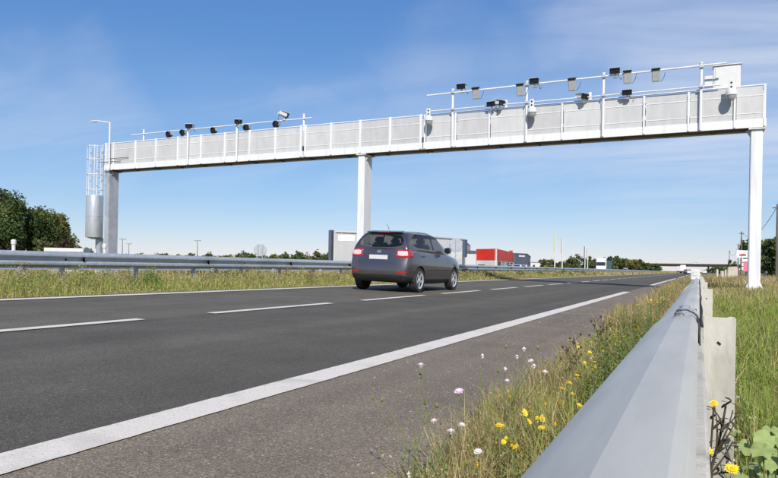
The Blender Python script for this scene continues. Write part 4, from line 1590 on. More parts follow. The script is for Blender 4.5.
# rubble strip: many small stones on a bare patch
bm0 = at_y(727, 274, 50)
V, F = [], []
for k in range(420):
    x, y_ = bm0.x + RNG.gauss(0, .9), 50 + RNG.gauss(0, 4)
    s = RNG.uniform(.04, .17)
    n = len(V)
    z = gz(x)
    for dz_, q in ((0, 1), (.8, .7)):
        for a in range(4):
            V.append((x + s * q * math.cos(a * 1.57 + k) * RNG.uniform(.8, 1.3), y_ + s * q * math.sin(a * 1.57 + k), z - .02 + s * dz_))
    F += [(n, n + 1, n + 5, n + 4), (n + 1, n + 2, n + 6, n + 5), (n + 2, n + 3, n + 7, n + 6), (n + 3, n, n + 4, n + 7), (n + 4, n + 5, n + 6, n + 7)]
tag(np_mesh('rubble', V, F, 'rubble'), 'strip of pale rubble stones on the far right verge', 'rubble', kind='stuff')
m = MB()
m.box(2.25, 9.5, 27.1, 27.9, .05, gz(5) + .055)
tag(m.build('concrete_slab', 'concrete', bevel=.02), 'flat concrete slab in the grass right of the right gantry column', 'slab')

POLES = []
for px, yt, d, lab in ((741.6, 231.5, 110, 'wooden utility pole rising behind the white roadside board'), (738.6, 243.5, 150, 'wooden utility pole just left of the roadside board'),
                       (729.5, 250.5, 210, 'slim far utility pole above the bushes by the rubble'), (777.6, 204, 62, 'wooden utility pole by the dark trees carrying the sagging wire')):
    c = at_y(px, yt, d)
    t = thing('utility_pole', (c.x, d, gz(c.x)), lab, 'utility pole', 'utility poles along the right verge')
    MB().tube([(c.x, d, 0), (c.x, d, c.z)], [.11, .07], 8).build('pole', 'wood_pole', t, smooth=True)
    MB().box(c.x - .35, c.x + .35, d - .05, d + .05, c.z - .35, c.z - .25).build('cross_arm', 'wood_pole', t)
    for s in (-.28, .28):
        MB().lathe([(.04, 0), (.05, .06), (.02, .12)], 8, Matrix.Translation((c.x + s, d, c.z - .25))).build('insulator', 'white_plastic', t)
    POLES.append(Vector((c.x, d, c.z - .15)))
pts = [POLES[3], POLES[0], POLES[1], POLES[2]]
wp = []
for a, b in zip(pts[:-1], pts[1:]):
    sag = (b - a).length * .03
    for k in range(14):
        u = k / 14
        p = a.lerp(b, u)
        wp.append(p - Vector((0, 0, 4 * sag * u * (1 - u))))
wp.append(pts[-1])
tag(MB().tube(wp, .022, 5).build('overhead_wire', 'cable_dark', smooth=True), 'dark overhead wire sagging between the utility poles', 'wire')


# ------------------------------------------------------------------ trees
def crown_mesh(name, parent, C, rx, rz, n, leaf, cols, seed, clumps=26, flat=.9):
    rg = np.random.default_rng(seed)
    cc = rg.normal(size=(clumps, 3))
    cc /= np.linalg.norm(cc, axis=1)[:, None]
    cc *= rg.uniform(.45, .95, (clumps, 1))
    cc[:, 2] = np.where(cc[:, 2] < -.6, -.6, cc[:, 2])
    cr = rg.uniform(.20, .42, clumps)
    shade = rg.uniform(.75, 1.3, clumps)
    which = rg.integers(0, clumps, n)
    d = rg.normal(size=(n, 3))
    d /= np.linalg.norm(d, axis=1)[:, None]
    p = cc[which] + d * (cr[which] * rg.uniform(.35, 1.05, n))[:, None]
    P = p * np.array([rx, rx, rz]) + np.array(C)
    u = rg.normal(size=(n, 3))
    u /= np.linalg.norm(u, axis=1)[:, None]
    w = np.cross(u, rg.normal(size=(n, 3)))
    w /= np.linalg.norm(w, axis=1)[:, None]
    s = leaf * rg.uniform(.6, 1.4, n)[:, None]
    V = np.stack([P - u * s, P - w * s * .55, P + u * s, P + w * s * .55], 1).reshape(-1, 3)
    F = np.arange(4 * n).reshape(-1, 4)
    pal = np.array(cols)
    cidx = rg.integers(0, len(pal), clumps)
    c = pal[cidx[which]] * (shade[which] * rg.uniform(.8, 1.25, n))[:, None]
    return np_mesh(name, V, F, 'leaf', np.repeat(c, 4, 0), parent)


DARK = [(.060, .092, .026), (.078, .112, .034), (.10, .128, .040), (.14, .150, .046)]
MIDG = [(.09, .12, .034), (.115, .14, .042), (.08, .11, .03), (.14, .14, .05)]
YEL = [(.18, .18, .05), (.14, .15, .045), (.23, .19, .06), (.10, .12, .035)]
PUR = [(.07, .04, .035), (.09, .055, .04), (.05, .04, .025)]


def tree(px, ytop, dist, wpx, cols, label, n=2600, group=None, name='tree', base=.22, seed=0, leaf=None, cat='tree'):
    c = at_d(px, ytop, dist)
    g = gz(c.x) if c.y < 500 else 0
    H = max(c.z - g, .8)
    R = wpx / 2 / CAM_F * dist
    t = thing(name, (c.x, c.y, g), label, cat, group)
    rz = H * (1 - base) / 2
    Cz = H * base + rz
    m = MB()
    rg = random.Random(seed + int(px))
    tr = max(.05, H * .022)
    top = Vector((rg.uniform(-.1, .1) * R, 0, H * .75))
    m.tube([(0, 0, -.1), (.0, .0, H * .25), tuple(top * .66), tuple(top)], [tr * 1.3, tr, tr * .65, tr * .25], 7)
    for k in range(6):
        a = k * 1.1 + rg.random()
        z = H * rg.uniform(.22, .55)
        e = Vector((math.cos(a) * R * .6, math.sin(a) * R * .6, z + H * .22))
        m.tube([(0, 0, z), tuple(Vector((0, 0, z)).lerp(e, .5) + Vector((0, 0, .04 * H))), tuple(e)], [tr * .6, tr * .4, tr * .15], 5)
    m.build('trunk', 'bark', t, smooth=True, local=True)
    crown_mesh('crown', t, (0, 0, Cz), R, rz, n, leaf or max(.10, R * .07), cols, abs(seed * 977 + int(px * 3)))
    return t


g1 = 'dark trees left of the ladder tower'
tree(-14, 190, 62, 54, DARK, 'dark leafy tree at the left behind the median rail, partly outside', 15000, g1, base=.08, seed=1, leaf=.12)
tree(14, 199, 58, 50, DARK, 'tall dark green tree with dense crown behind the median rail at far left', 16000, g1, base=.06, seed=2, leaf=.115)
tree(36, 208, 60, 44, DARK + MIDG[:1], 'green tree with ragged top next to the yellowish tree at far left', 14000, g1, base=.05, seed=3, leaf=.11)
tree(52, 214, 66, 36, DARK[2:] + YEL + YEL[:3], 'tree with yellow-tinged crown at the right of the dark group', 10000, g1, base=.10, seed=4, leaf=.11)  # extra yellow leaves paint the sunlit side of the group
tree(47, 236, 50, 26, MIDG + YEL[1:2], 'low light green shrub under the yellow-tinged tree', 2600, None, 'shrub', .0, 5, .10, 'shrub')
tree(66, 239, 56, 18, PUR, 'small purple-brown shrub behind the white technical cabin', 1600, None, 'shrub', .0, 6, .10, 'shrub')
tree(81, 241, 56, 22, DARK[2:] + MIDG[:2], 'low dark green shrub behind the ladder foot', 2000, None, 'shrub', .0, 7, .10, 'shrub')
# hedge line far left
gh_ = 'far bushes along the horizon left of the warehouse'
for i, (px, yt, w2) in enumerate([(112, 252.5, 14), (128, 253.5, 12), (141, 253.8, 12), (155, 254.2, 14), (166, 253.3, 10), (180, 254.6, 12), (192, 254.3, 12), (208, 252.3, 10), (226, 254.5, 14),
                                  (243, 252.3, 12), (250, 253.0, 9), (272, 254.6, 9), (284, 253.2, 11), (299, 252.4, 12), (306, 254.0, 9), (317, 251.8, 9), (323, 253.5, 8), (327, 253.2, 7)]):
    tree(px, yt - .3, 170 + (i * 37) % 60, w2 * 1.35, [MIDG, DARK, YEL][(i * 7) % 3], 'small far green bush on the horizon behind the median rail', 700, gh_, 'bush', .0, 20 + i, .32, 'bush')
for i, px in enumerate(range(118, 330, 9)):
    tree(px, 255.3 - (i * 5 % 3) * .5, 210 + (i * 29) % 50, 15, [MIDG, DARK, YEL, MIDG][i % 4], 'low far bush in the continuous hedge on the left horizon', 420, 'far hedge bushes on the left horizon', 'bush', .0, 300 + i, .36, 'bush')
# tree belt beyond the masts; foliage colours lightened to imitate haze
gb = 'far trees beyond the flag masts'
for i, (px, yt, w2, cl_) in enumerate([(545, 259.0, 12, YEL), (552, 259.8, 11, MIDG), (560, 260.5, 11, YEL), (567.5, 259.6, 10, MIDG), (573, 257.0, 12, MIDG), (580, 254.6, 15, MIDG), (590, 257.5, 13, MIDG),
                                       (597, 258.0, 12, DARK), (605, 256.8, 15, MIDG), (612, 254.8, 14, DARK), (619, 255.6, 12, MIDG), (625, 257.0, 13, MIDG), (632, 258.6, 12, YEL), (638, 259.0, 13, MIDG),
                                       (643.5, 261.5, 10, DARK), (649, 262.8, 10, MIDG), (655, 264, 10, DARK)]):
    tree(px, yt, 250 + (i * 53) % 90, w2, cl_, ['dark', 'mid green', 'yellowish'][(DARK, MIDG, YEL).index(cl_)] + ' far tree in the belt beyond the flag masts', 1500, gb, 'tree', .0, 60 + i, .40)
# right side
tree(773, 235, 72, 30, DARK, 'big dark tree at the right edge behind the right column', 13000, 'dark trees on the right edge', base=.02, seed=91, leaf=.20)
tree(788, 229, 64, 32, DARK, 'dark tree at the right edge beside the utility pole', 6000, 'dark trees on the right edge', base=.02, seed=92, leaf=.20)
tree(757, 246, 95, 16, DARK, 'smaller dark tree just behind the right column', 2500, 'dark trees on the right edge', base=.05, seed=93, leaf=.2)
tree(747, 238.5, 130, 12, MIDG, 'thin green tree seen left of the right column', 1800, None, 'tree', .35, 94, .25)
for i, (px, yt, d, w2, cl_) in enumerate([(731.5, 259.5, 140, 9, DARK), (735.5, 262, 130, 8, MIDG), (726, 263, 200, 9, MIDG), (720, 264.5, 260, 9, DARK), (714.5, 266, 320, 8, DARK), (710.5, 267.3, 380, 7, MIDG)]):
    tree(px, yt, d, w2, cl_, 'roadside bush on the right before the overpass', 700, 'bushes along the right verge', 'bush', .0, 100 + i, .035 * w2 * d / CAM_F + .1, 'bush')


# ------------------------------------------------------------------ grass (uncountable: stuff)
def vnoise(x, y, s, seed):
    a = np.sin(x * s * 1.3 + seed) * np.cos(y * s * .9 + seed * 2.1) + np.sin((x + y) * s * .7 + seed * 3.3) + .6 * np.sin(x * s * 2.9 - y * s * 2.3 + seed)
    return np.clip(a / 2.6 * .5 + .5, 0, 1)


GXP = np.array([p[0] for p in GP])
GZP = np.array([p[1] for p in GP])


def blades(name, X, Y, H, Wd, cols, label, lean=.35, seed=0, cat='grass'):
    rg = np.random.default_rng(seed)
    n = len(X)
    Z = np.interp(X, GXP, GZP) - .012
    a = rg.uniform(0, 2 * np.pi, n)
    b = rg.uniform(0, 2 * np.pi, n)
    L = np.abs(rg.normal(0, lean, n)) * H
    dx, dy = np.cos(a) * Wd / 2, np.sin(a) * Wd / 2
    lx, ly = np.cos(b) * L, np.sin(b) * L
    base = np.stack([X, Y, Z], 1)
    wv = np.stack([dx, dy, 0 * dx], 1)
    mid = base + np.stack([lx * .32, ly * .32, H * .6], 1)
    tip = base + np.stack([lx, ly, H * (1 - .25 * (L / H) ** 2)], 1)
    V = np.stack([base - wv, base + wv, mid - wv * .75, mid + wv * .75, tip], 1).reshape(-1, 3)
    k = np.arange(n)[:, None] * 5
    F = np.concatenate([k + [[0, 1, 3]], k + [[0, 3, 2]], k + [[2, 3, 4]]], 0)
    C = np.repeat(cols, 5, 0).reshape(n, 5, 3)
    C[:, 4] = C[:, 4] * .6 + np.array([.30, .26, .12]) * .4
    o = np_mesh(name, V, F, 'grass', C.reshape(-1, 3))
    return tag(o, label, cat, kind='stuff')


GREEN = np.array([(.27, .36, .055), (.33, .42, .08), (.22, .31, .05), (.40, .45, .12)])
OLIVE = np.array([(.35, .32, .09), (.42, .36, .13), (.27, .27, .07), (.48, .40, .18)])
STRAW = np.array([(.52, .42, .21), (.60, .49, .27), (.44, .34, .16), (.38, .26, .13)])


def pick(n, dry, rg, a=GREEN, b=STRAW):
    """dry: array of probability of a straw-coloured blade"""
    isd = rg.random(n) < dry
    c = np.where(isd[:, None], b[rg.integers(0, len(b), n)], a[rg.integers(0, len(a), n)])
    return c * rg.uniform(.75, 1.25, (n, 1))


def flecks(name, X, Y, Zr, size, cols, label, seed):
    """small seed heads, dry bracts and leaf tips floating through the sward"""
    r2 = np.random.default_rng(seed)
    n_ = len(X)
    P = np.stack([X, Y, np.interp(X, GXP, GZP) + Zr], 1)
    u = r2.normal(size=(n_, 3))
    u /= np.linalg.norm(u, axis=1)[:, None]
    w = np.cross(u, r2.normal(size=(n_, 3)))
    w /= np.linalg.norm(w, axis=1)[:, None]
    s = (size * r2.uniform(.5, 1.5, n_))[:, None]
    V = np.stack([P - u * s, P - w * s * .5, P + u * s, P + w * s * .5], 1).reshape(-1, 3)
    o = np_mesh(name, V, np.arange(4 * n_).reshape(-1, 4), 'grass', np.repeat(cols, 4, 0))
    return tag(o, label, 'grass', kind='stuff')


# verge between the shoulder and the right guardrail
rg = NR
n = 44000
Y = .55 + rg.random(n) ** 1.5 * 7.5
X = -.08 - np.abs(rg.beta(1.15, 1.7, n)) * (.93 + .10 * np.sin(Y * 2.1))
H = (.10 + .27 * rg.random(n) ** 1.3) * (1.15 - .55 * np.clip((-X - .3) / .75, 0, 1)) * (.55 + .6 * vnoise(X, Y, 5, 2))
H *= np.clip((Y - .2) / 1.6, .25, 1)
dry = .08 + .42 * vnoise(X, Y, 3.1, 5) * np.clip((-X) / .8, .2, 1)
blades('verge_grass', X, Y, H, .0035 + .003 * rg.random(n), pick(n, dry, rg, np.concatenate([GREEN, OLIVE])), 'mixed green and dry grass between the shoulder and the right guardrail', .6, 11)
n = 42000
Y = 7.5 + rg.random(n) ** 1.6 * 75
X = -.06 - rg.beta(1.1, 1.6, n) * (1.0 + .15 * np.sin(Y * 1.3) + Y * .004)
H = (.12 + .30 * rg.random(n)) * (.6 + .7 * vnoise(X, Y, 2, 3))
blades('verge_grass', X, Y, H, .007 + .0006 * Y, pick(n, .35 + .4 * vnoise(X, Y, 1.4, 8), rg, OLIVE), 'brownish far grass between the shoulder and the right guardrail', .4, 12)
tufts = [(-.72, 2.75), (-.80, 3.3), (-.62, 2.05), (-.55, 1.75), (-.85, 4.2), (-.70, 3.9), (-.9, 5.4), (-.78, 2.4)]
n = 3000
ti = rg.integers(0, len(tufts), n)
X = np.array([t_[0] for t_ in tufts])[ti] + rg.normal(0, .07, n)
Y = np.array([t_[1] for t_ in tufts])[ti] + rg.normal(0, .09, n)
blades('dry_tufts', X, Y, .10 + .20 * rg.random(n), .003 + .002 * rg.random(n), pick(n, .9 + 0 * X, rg, OLIVE), 'pale dry grass tufts along the edge of the shoulder', .7, 19)
# right of the guardrail
n = 150000
Y = .45 + rg.random(n) ** 1.35 * 14
X = .13 + rg.random(n) * (1.2 + Y * .62)
H = (.10 + .22 * rg.random(n) ** 1.4) * (.6 + .75 * vnoise(X, Y, 1.8, 1))
H *= np.clip((Y - .1) / 1.8, .35, 1)
blades('lawn_grass', X, Y, H, .004 + .0006 * Y, pick(n, .10 + .12 * vnoise(X, Y, 1.2, 4), rg, GREEN), 'lush green grass right of the guardrail', .75, 13)
n = 34000
Y = .55 + rg.random(n) * 3.2
X = .135 + rg.random(n) ** .9 * (.5 + Y * .55)
blades('lawn_grass', X, Y, (.08 + .20 * rg.random(n) ** 1.3) * np.clip(Y / 1.7, .45, 1), .0035 + .003 * rg.random(n), pick(n, .08 + 0 * X, rg, GREEN), 'thick green grass at the foot of the nearest posts', .8, 24)
n = 110000
Y = 13 + rg.random(n) ** 1.25 * 62
X = .15 + rg.random(n) ** 1.2 * (5 + Y * .55)
keep = ~((Y > 26.3) & (Y < 28.4) & (X > 1.3))
H = (.12 + .28 * rg.random(n)) * (.5 + .8 * vnoise(X, Y, .9, 6))
dry = np.clip((Y - 13) / 14, .15, .95) * (.6 + .5 * vnoise(X, Y, .5, 2))
C = pick(n, dry, rg, np.concatenate([GREEN, OLIVE]))
H = H * np.where(Y > 30, 1.5, 1)
blades('meadow_grass', X[keep], Y[keep], H[keep], (.008 + .0007 * Y)[keep], C[keep], 'dry yellow-brown grass on the right verge around the gantry column', .4, 14)
# central reservation
n = 120000
Y = 2.5 + rg.random(n) ** 1.4 * 75
X = -9.42 - rg.random(n) ** .9 * 3.4
edge = np.clip((-9.4 - X) / .8, .35, 1)
H = (.10 + .24 * rg.random(n) ** 1.3) * edge * (.45 + 1.0 * vnoise(X, Y, 1.1, 9))
dry = .05 + .5 * vnoise(X, Y, .6, 7)
H *= .8 + .6 * (rg.random(n) < .12)
blades('median_grass', X, Y, H, .006 + .0005 * Y, pick(n, dry, rg, np.concatenate([OLIVE, GREEN, GREEN])), 'olive and straw-coloured tall grass in front of the median guardrail', .7, 15)
n = 60000
Y = 5 + rg.random(n) ** 1.2 * 110
X = -12.6 - rg.random(n) * 6.4
H = (.08 + .20 * rg.random(n)) * (.5 + .9 * vnoise(X, Y, .8, 3))
blades('median_grass', X, Y, H, .010 + .0004 * Y, pick(n, .45 + 0 * X, rg, OLIVE), 'low dry grass behind the median guardrail', .35, 16)
n = 50000
Y = 75 + rg.random(n) ** 1.3 * 330
X = -9.5 - rg.random(n) * 9.3
H = .15 + .35 * rg.random(n)
blades('median_grass', X, Y, H, .03 + .0006 * Y, pick(n, .5 + 0 * X, rg, OLIVE), 'far pale grass of the central reservation towards the overpass', .3, 17)
n = 30000
Y = 12 + rg.random(n) * 260
X = -29.3 - rg.random(n) ** 1.3 * 30
H = .2 + .4 * rg.random(n)
blades('far_verge_grass', X, Y, H, .05 + .0004 * Y, pick(n, .4 + 0 * X, rg, OLIVE), 'rough grass beyond the opposite carriageway', .3, 18)

n = 50000
Y = 2.5 + rg.random(n) ** 1.5 * 75
X = -9.42 - rg.random(n) ** .9 * 3.2
flecks('median_seed_heads', X, Y, (.03 + .33 * rg.random(n) ** 1.3) * np.clip((-9.3 - X) / .9, .3, 1), .008 + .0007 * Y, pick(n, .35 + 0 * X, rg, OLIVE), 'scattered seed heads and leaves in the median grass', 21)
n = 16000
Y = .9 + rg.random(n) ** 1.6 * 14
X = -.08 - rg.beta(1.15, 1.7, n) * .98
flecks('verge_seed_heads', X, Y, (.02 + .26 * rg.random(n) ** 1.2) * (1.15 - .6 * np.clip((-X - .3) / .75, 0, 1)), .003 + .0012 * Y, pick(n, .45 + 0 * X, rg, np.concatenate([GREEN, OLIVE])), 'scattered seed heads and small leaves in the verge by the guardrail', 22)
n = 40000
Y = .9 + rg.random(n) ** 1.4 * 30
X = .15 + rg.random(n) * (1.2 + Y * .55)
flecks('lawn_leaves', X, Y, .02 + .2 * rg.random(n), .004 + .0009 * Y, pick(n, .18 + 0 * X, rg, GREEN), 'small leaves scattered through the grass right of the guardrail', 23)

# leafy weed clumps scattered in the reservation
nc_, per = 150, 130
cx_ = -9.75 - rg.random(nc_) ** .8 * 2.6
cy_ = 3 + rg.random(nc_) ** 1.4 * 70
ci = np.repeat(np.arange(nc_), per)
n = nc_ * per
hh_ = rg.uniform(.18, .52, nc_)[ci]
u_ = rg.random(n)
rr_ = rg.normal(0, 1, (n, 2)) * (.05 + .09 * (1 - u_))[:, None] * (1 + .006 * cy_[ci])[:, None]
kind_ = rg.random(nc_)[ci]
cw = np.where((kind_ < .55)[:, None], np.array([(.13, .20, .04)]), np.where((kind_ < .8)[:, None], np.array([(.24, .16, .07)]), np.array([(.40, .38, .12)]))) * rg.uniform(.7, 1.35, (n, 1))
flecks('median_weeds', cx_[ci] + rr_[:, 0], cy_[ci] + rr_[:, 1], .02 + hh_ * u_, .012 + .0007 * cy_[ci], cw, 'darker leafy and brown weed clumps among the median grass', 25)
# grit and small stones on the shoulder
n = 900
Xs = np.where(rg.random(n) < .6, -1.02 - np.abs(rg.normal(0, .22, n)), -1.0 - rg.random(n) * 1.2)
Ys = .9 + rg.random(n) ** 1.6 * 12
sz_ = rg.uniform(.002, .006, n) * (1 + .1 * Ys)
oc = np.array([(1, 0, 0), (0, 1, 0), (-1, 0, 0), (0, -1, 0), (0, 0, .8)])
V = (np.stack([Xs, Ys, -.025 * Xs + .002], 1)[:, None, :] + oc[None] * sz_[:, None, None] * rg.uniform(.6, 1.3, (n, 5, 1))).reshape(-1, 3)
F = (np.arange(n)[:, None, None] * 5 + np.array([(0, 1, 4), (1, 2, 4), (2, 3, 4), (3, 0, 4)])[None]).reshape(-1, 3)
tag(np_mesh('grit', V, F, 'grass', np.repeat(rg.uniform(.15, .6, (n, 1)) * np.array([[1, .93, .84]]), 5, 0)), 'grit and tiny stones lying on the hard shoulder', 'grit', kind='stuff')


# ------------------------------------------------------------------ wild flowers (each plant a thing)
def curve(p0, p1, bend, n=6):
    p0, p1 = Vector(p0), Vector(p1)
    return [p0.lerp(p1, k / n) + Vector(bend) * math.sin(math.pi * k / n) for k in range(n + 1)]


def flower_head(m, c, nrm, r, petals, cup=.25, rg=RNG, wid=.9):
    nrm = Vector(nrm).normalized()
    u = nrm.orthogonal().normalized()
    w = nrm.cross(u)
    for ring, (rr, up) in enumerate(((r, 0), (r * .68, r * .16))):
        for k in range(petals):
            a = 2 * math.pi * (k + .5 * ring) / petals + rg.uniform(-.1, .1)
            d = u * math.cos(a) + w * math.sin(a)
            e = nrm.cross(d)
            q = rr * rg.uniform(.85, 1.1)
            hw = math.pi * r / petals * wid
            m.add([c + d * r * .12 + nrm * up, c + d * q * .6 - e * hw + nrm * (up + cup * r * .3), c + d * q + nrm * (up + cup * r * rg.uniform(.1, .6)), c + d * q * .6 + e * hw + nrm * (up + cup * r * .3)], [(0, 1, 2, 3)])


def leaf_blade(m, base, tip, width, droop=.2):
    base, tip = Vector(base), Vector(tip)
    ax = tip - base
    sd_ = ax.cross(Vector((0, 0, 1)))
    sd_ = sd_.normalized() if sd_.length > 1e-6 else Vector((1, 0, 0))
    L = ax.length
    pts = []
    for k, wv in ((0, .12), (.3, .9), (.6, 1), (.85, .55), (1, .0)):
        p = base + ax * k - Vector((0, 0, droop * L * k * k))
        pts += [p - sd_ * width * wv / 2, p + Vector((0, 0, -.12 * width * wv)), p + sd_ * width * wv / 2]
    fs = []
    for k in range(4):
        a = 3 * k
        fs += [(a, a + 1, a + 4, a + 3), (a + 1, a + 2, a + 5, a + 4)]
    m.add(pts, fs)


def proto_yellow(seed, heads, h):
    rg = random.Random(seed)
    t = thing('yellow_flower', (0, 0, 0), '', 'flower')
    st, lf = MB(), MB()
    for k in range(heads):
        top = Vector((rg.uniform(-.07, .07), rg.uniform(-.07, .07), h * rg.uniform(.7, 1.05)))
        st.tube(curve((0, 0, 0), top, (rg.uniform(-.03, .03), rg.uniform(-.03, .03), 0)), [.0028] * 4 + [.002] * 3, 5)
        nrm = Vector((rg.uniform(-.4, .4), rg.uniform(-.6, .1), 1))
        pm = MB()
        flower_head(pm, top, nrm, rg.uniform(.013, .018), 13, .3, rg)
        fl = pm.build('flower_head', 'petal_yellow', t, local=True)
        MB().lathe([(.002, -.010), (.006, -.004), (.005, .003), (.002, .005)], 8, Matrix.Translation(top) @ nrm.to_track_quat('Z', 'Y').to_matrix().to_4x4()).build('flower_centre', 'petal_orange', fl, local=True)
    for k in range(5):
        a = rg.uniform(0, 6.28)
        z = rg.uniform(0, h * .4)
        leaf_blade(lf, (0, 0, z), (math.cos(a) * .06, math.sin(a) * .06, z + .05), .012)
    st.build('stem', 'stem_green', t, smooth=True, local=True)
    lf.build('leaf_tuft', 'stem_green', t, local=True)
    return t


YP = [proto_yellow(1, 3, .26), proto_yellow(2, 2, .34), proto_yellow(3, 4, .22), proto_yellow(4, 1, .30)]
YL = [(509, 428), (498, 392), (560, 408), (546, 404), (513, 425), (500, 440), (556, 392), (571, 388), (583, 381), (590, 386), (573, 424), (592, 396), (578, 341), (600, 352), (611, 340), (604, 361),
      (622, 331), (634, 325), (641, 318), (649, 311), (653, 305), (660, 299), (665, 294), (629, 337), (618, 345), (645, 303), (655, 297), (638, 309), (668, 290), (672, 286), (589, 357), (566, 366), (580, 366), (545, 418), (530, 398), (552, 380), (598, 372), (586, 348), (610, 355), (626, 341), (631, 334), (568, 396), (640, 330), (646, 322), (615, 335)]
for i, (px, py) in enumerate(YL):
    d = ray(px, py)
    # the flower lies on the plane of the flower tops, about 0.27 m above the verge
    hz = .25 + .09 * ((i * 37) % 10) / 10
    if py < 320:
        hz = .36 + .12 * ((i * 37) % 10) / 10
    tt = (hz - CAM_H) / d.z
    P = d * tt + Vector((0, 0, CAM_H))
    P.x = min(max(P.x, -1.05), -.14)
    if P.y < .9 or P.y > 26:
        continue
    s = (.55 + .35 * ((i * 53) % 10) / 10) + (.25 if P.y > 6 else 0) + P.y * .05
    o = YP[i % 4] if i < 4 else copy_tree(YP[i % 4])
    o.location = (P.x, P.y, gz(P.x) - .01)
    o.rotation_euler = (0, 0, i * 1.7)
    hh = (.26, .34, .22, .30)[i % 4]
    sz = max(.55, (hz + .01) / hh)
    o.scale = (s, s, sz)
    tag(o, 'yellow daisy-like wildflower in the grass left of the guardrail', None, 'yellow flowers along the guardrail')
for i, (px, py) in enumerate([(733, 468), (767, 452), (772, 436), (738, 348), (776, 462), (722, 296), (762, 459)]):
    d = ray(px, py)
    hz = .14 + .05 * (i % 3)
    P = d * ((hz - CAM_H) / d.z) + Vector((0, 0, CAM_H))
    o = copy_tree(YP[(i + 1) % 4])
    o.location = (max(P.x, .14), P.y, gz(P.x) - .01)
    o.rotation_euler = (0, 0, i * 2.1)
    hh = (.26, .34, .22, .30)[(i + 1) % 4]
    o.scale = (.8 + P.y * .05, .8 + P.y * .05, max(.4, hz / hh))
    tag(o, 'yellow daisy-like wildflower in the grass right of the guardrail', None, 'yellow flowers right of the guardrail')


def scabious(px, py, Yd, base, label, extra, mat='petal_pink', r=.017, nm='scabious_plant', stem='stem_green'):
    """branching wiry plant; the main bloom sits at the pixel at depth Yd"""
    P = at_y(px, py, Yd)
    B = Vector((base[0], base[1], gz(base[0])))
    t = thing(nm, B, label, 'flower', None)
    st = MB()
    heads = [(P, r, mat)]
    for ex, ey, rr, mm in extra:
        heads.append((at_y(ex, ey, Yd + RNG.uniform(-.06, .06)), rr, mm))
    fork = B.lerp(P, .35) + Vector((RNG.uniform(-.03, .03), 0, .02))
    st.tube(curve(B, fork, (.01, 0, 0), 4), .0020, 5)
    for k, (H_, rr, mm) in enumerate(heads):
        s0 = fork if k % 2 == 0 else B.lerp(fork, .6)
        st.tube(curve(s0, H_, (RNG.uniform(-.025, .025), RNG.uniform(-.02, .02), RNG.uniform(-.01, .02)), 7), [.0019] * 4 + [.0013] * 4, 5)
        if mm is None:
            MB().lathe([(.001, -.008), (rr, 0), (rr * .8, .008), (.001, .014)], 8, Matrix.Translation(H_)).build('bud', 'stem_green', t, smooth=True)
        else:
            pm = MB()
            nrm = Vector((RNG.uniform(-.3, .3), RNG.uniform(-.5, 0), 1))
            flower_head(pm, H_, nrm, rr, 14, .5)
            fl = pm.build('flower_head', mm, t)
            MB().lathe([(.003, -.010), (rr * .5, -.003), (rr * .45, .005), (.002, .009)], 8, Matrix.Translation(H_)).build('flower_centre', 'petal_pale', fl, smooth=True)
    lf = MB()
    for k in range(7):
        q = B.lerp(fork, RNG.uniform(.1, 1))
        a = RNG.uniform(0, 6.28)
        leaf_blade(lf, q, q + Vector((math.cos(a) * .05, math.sin(a) * .05, .03)), .006)
    lf.build('leaf_tuft', stem, t)
    st.build('stem', stem, t, smooth=True)
    return t


scabious(421, 365.5, 2.05, (-.86, 2.0), 'tall wiry plant with one pink bloom standing against the asphalt', [(420, 377, .006, None), (437, 406, .007, None), (382, 400, .006, None)])
scabious(459, 391.5, 2.05, (-.80, 1.98), 'wiry plant with pink bloom and several faded heads near the grass edge', [(425, 403, .008, None), (434, 421, .014, 'petal_pale'), (462, 425, .013, 'petal_pale'), (451, 431, .013, 'petal_pale'), (373, 398, .005, None)])
scabious(482.5, 356, 2.5, (-.74, 2.45), 'wiry plant with pale pink bloom on a bent stem beside the tuft of blooms', [(498, 371, .006, None)], 'petal_pale', .012)
scabious(517, 357, 2.75, (-.74, 2.75), 'cluster plant with many small pink blooms at the grass edge', [(506, 347, .006, None), (524, 349, .010, 'petal_pink'), (531, 361, .014, 'petal_pink'), (534, 366, .012, 'petal_pale'), (538, 348, .006, None), (507, 381, .014, 'petal_pink'), (505, 369, .010, 'petal_pale'), (545, 372, .012, 'petal_pink')], 'petal_pink', .013)
scabious(478, 452, 1.75, (-.66, 1.72), 'low plant with white faded heads among the dry grass', [(409, 474, .008, 'petal_pale'), (446, 468, .008, None), (403, 458, .006, None), (430, 462, .007, None)], 'petal_pale', .014)
# dry dark weeds on the verge edge
for i, (px, py, Yd) in enumerate([(594, 318, 4.6), (573, 337, 4.2), (600, 330, 4.9), (566, 346, 3.9), (603, 325, 5.0)]):
    P = at_y(px, py, Yd)
    B = Vector((P.x + .05, Yd, gz(P.x)))
    t = thing('dry_weed', B, 'dark dried-up weed stalk standing at the edge of the shoulder', 'weed', 'dry weed stalks on the verge')
    m = MB()
    m.tube(curve(B, P, (.02, 0, 0)), [.004] * 4 + [.0025] * 3, 5)
    for k in range(9):
        q = B.lerp(P, .4 + .6 * k / 9)
        a = k * 2.4
        m.tube([q, q + Vector((math.cos(a) * .045, math.sin(a) * .03, .04))], [.002, .0012], 4)
    m.build('stem', 'stem_dark', t, smooth=True, )
    m = MB()
    for k in range(9):
        q = B.lerp(P, .4 + .6 * k / 9)
        a = k * 2.4
        m.lathe([(.002, -.004), (.008, .002), (.006, .010), (.001, .014)], 6, Matrix.Translation(q + Vector((math.cos(a) * .045, math.sin(a) * .03, .04))))
    m.build('seed_heads', 'stem_dark', t)


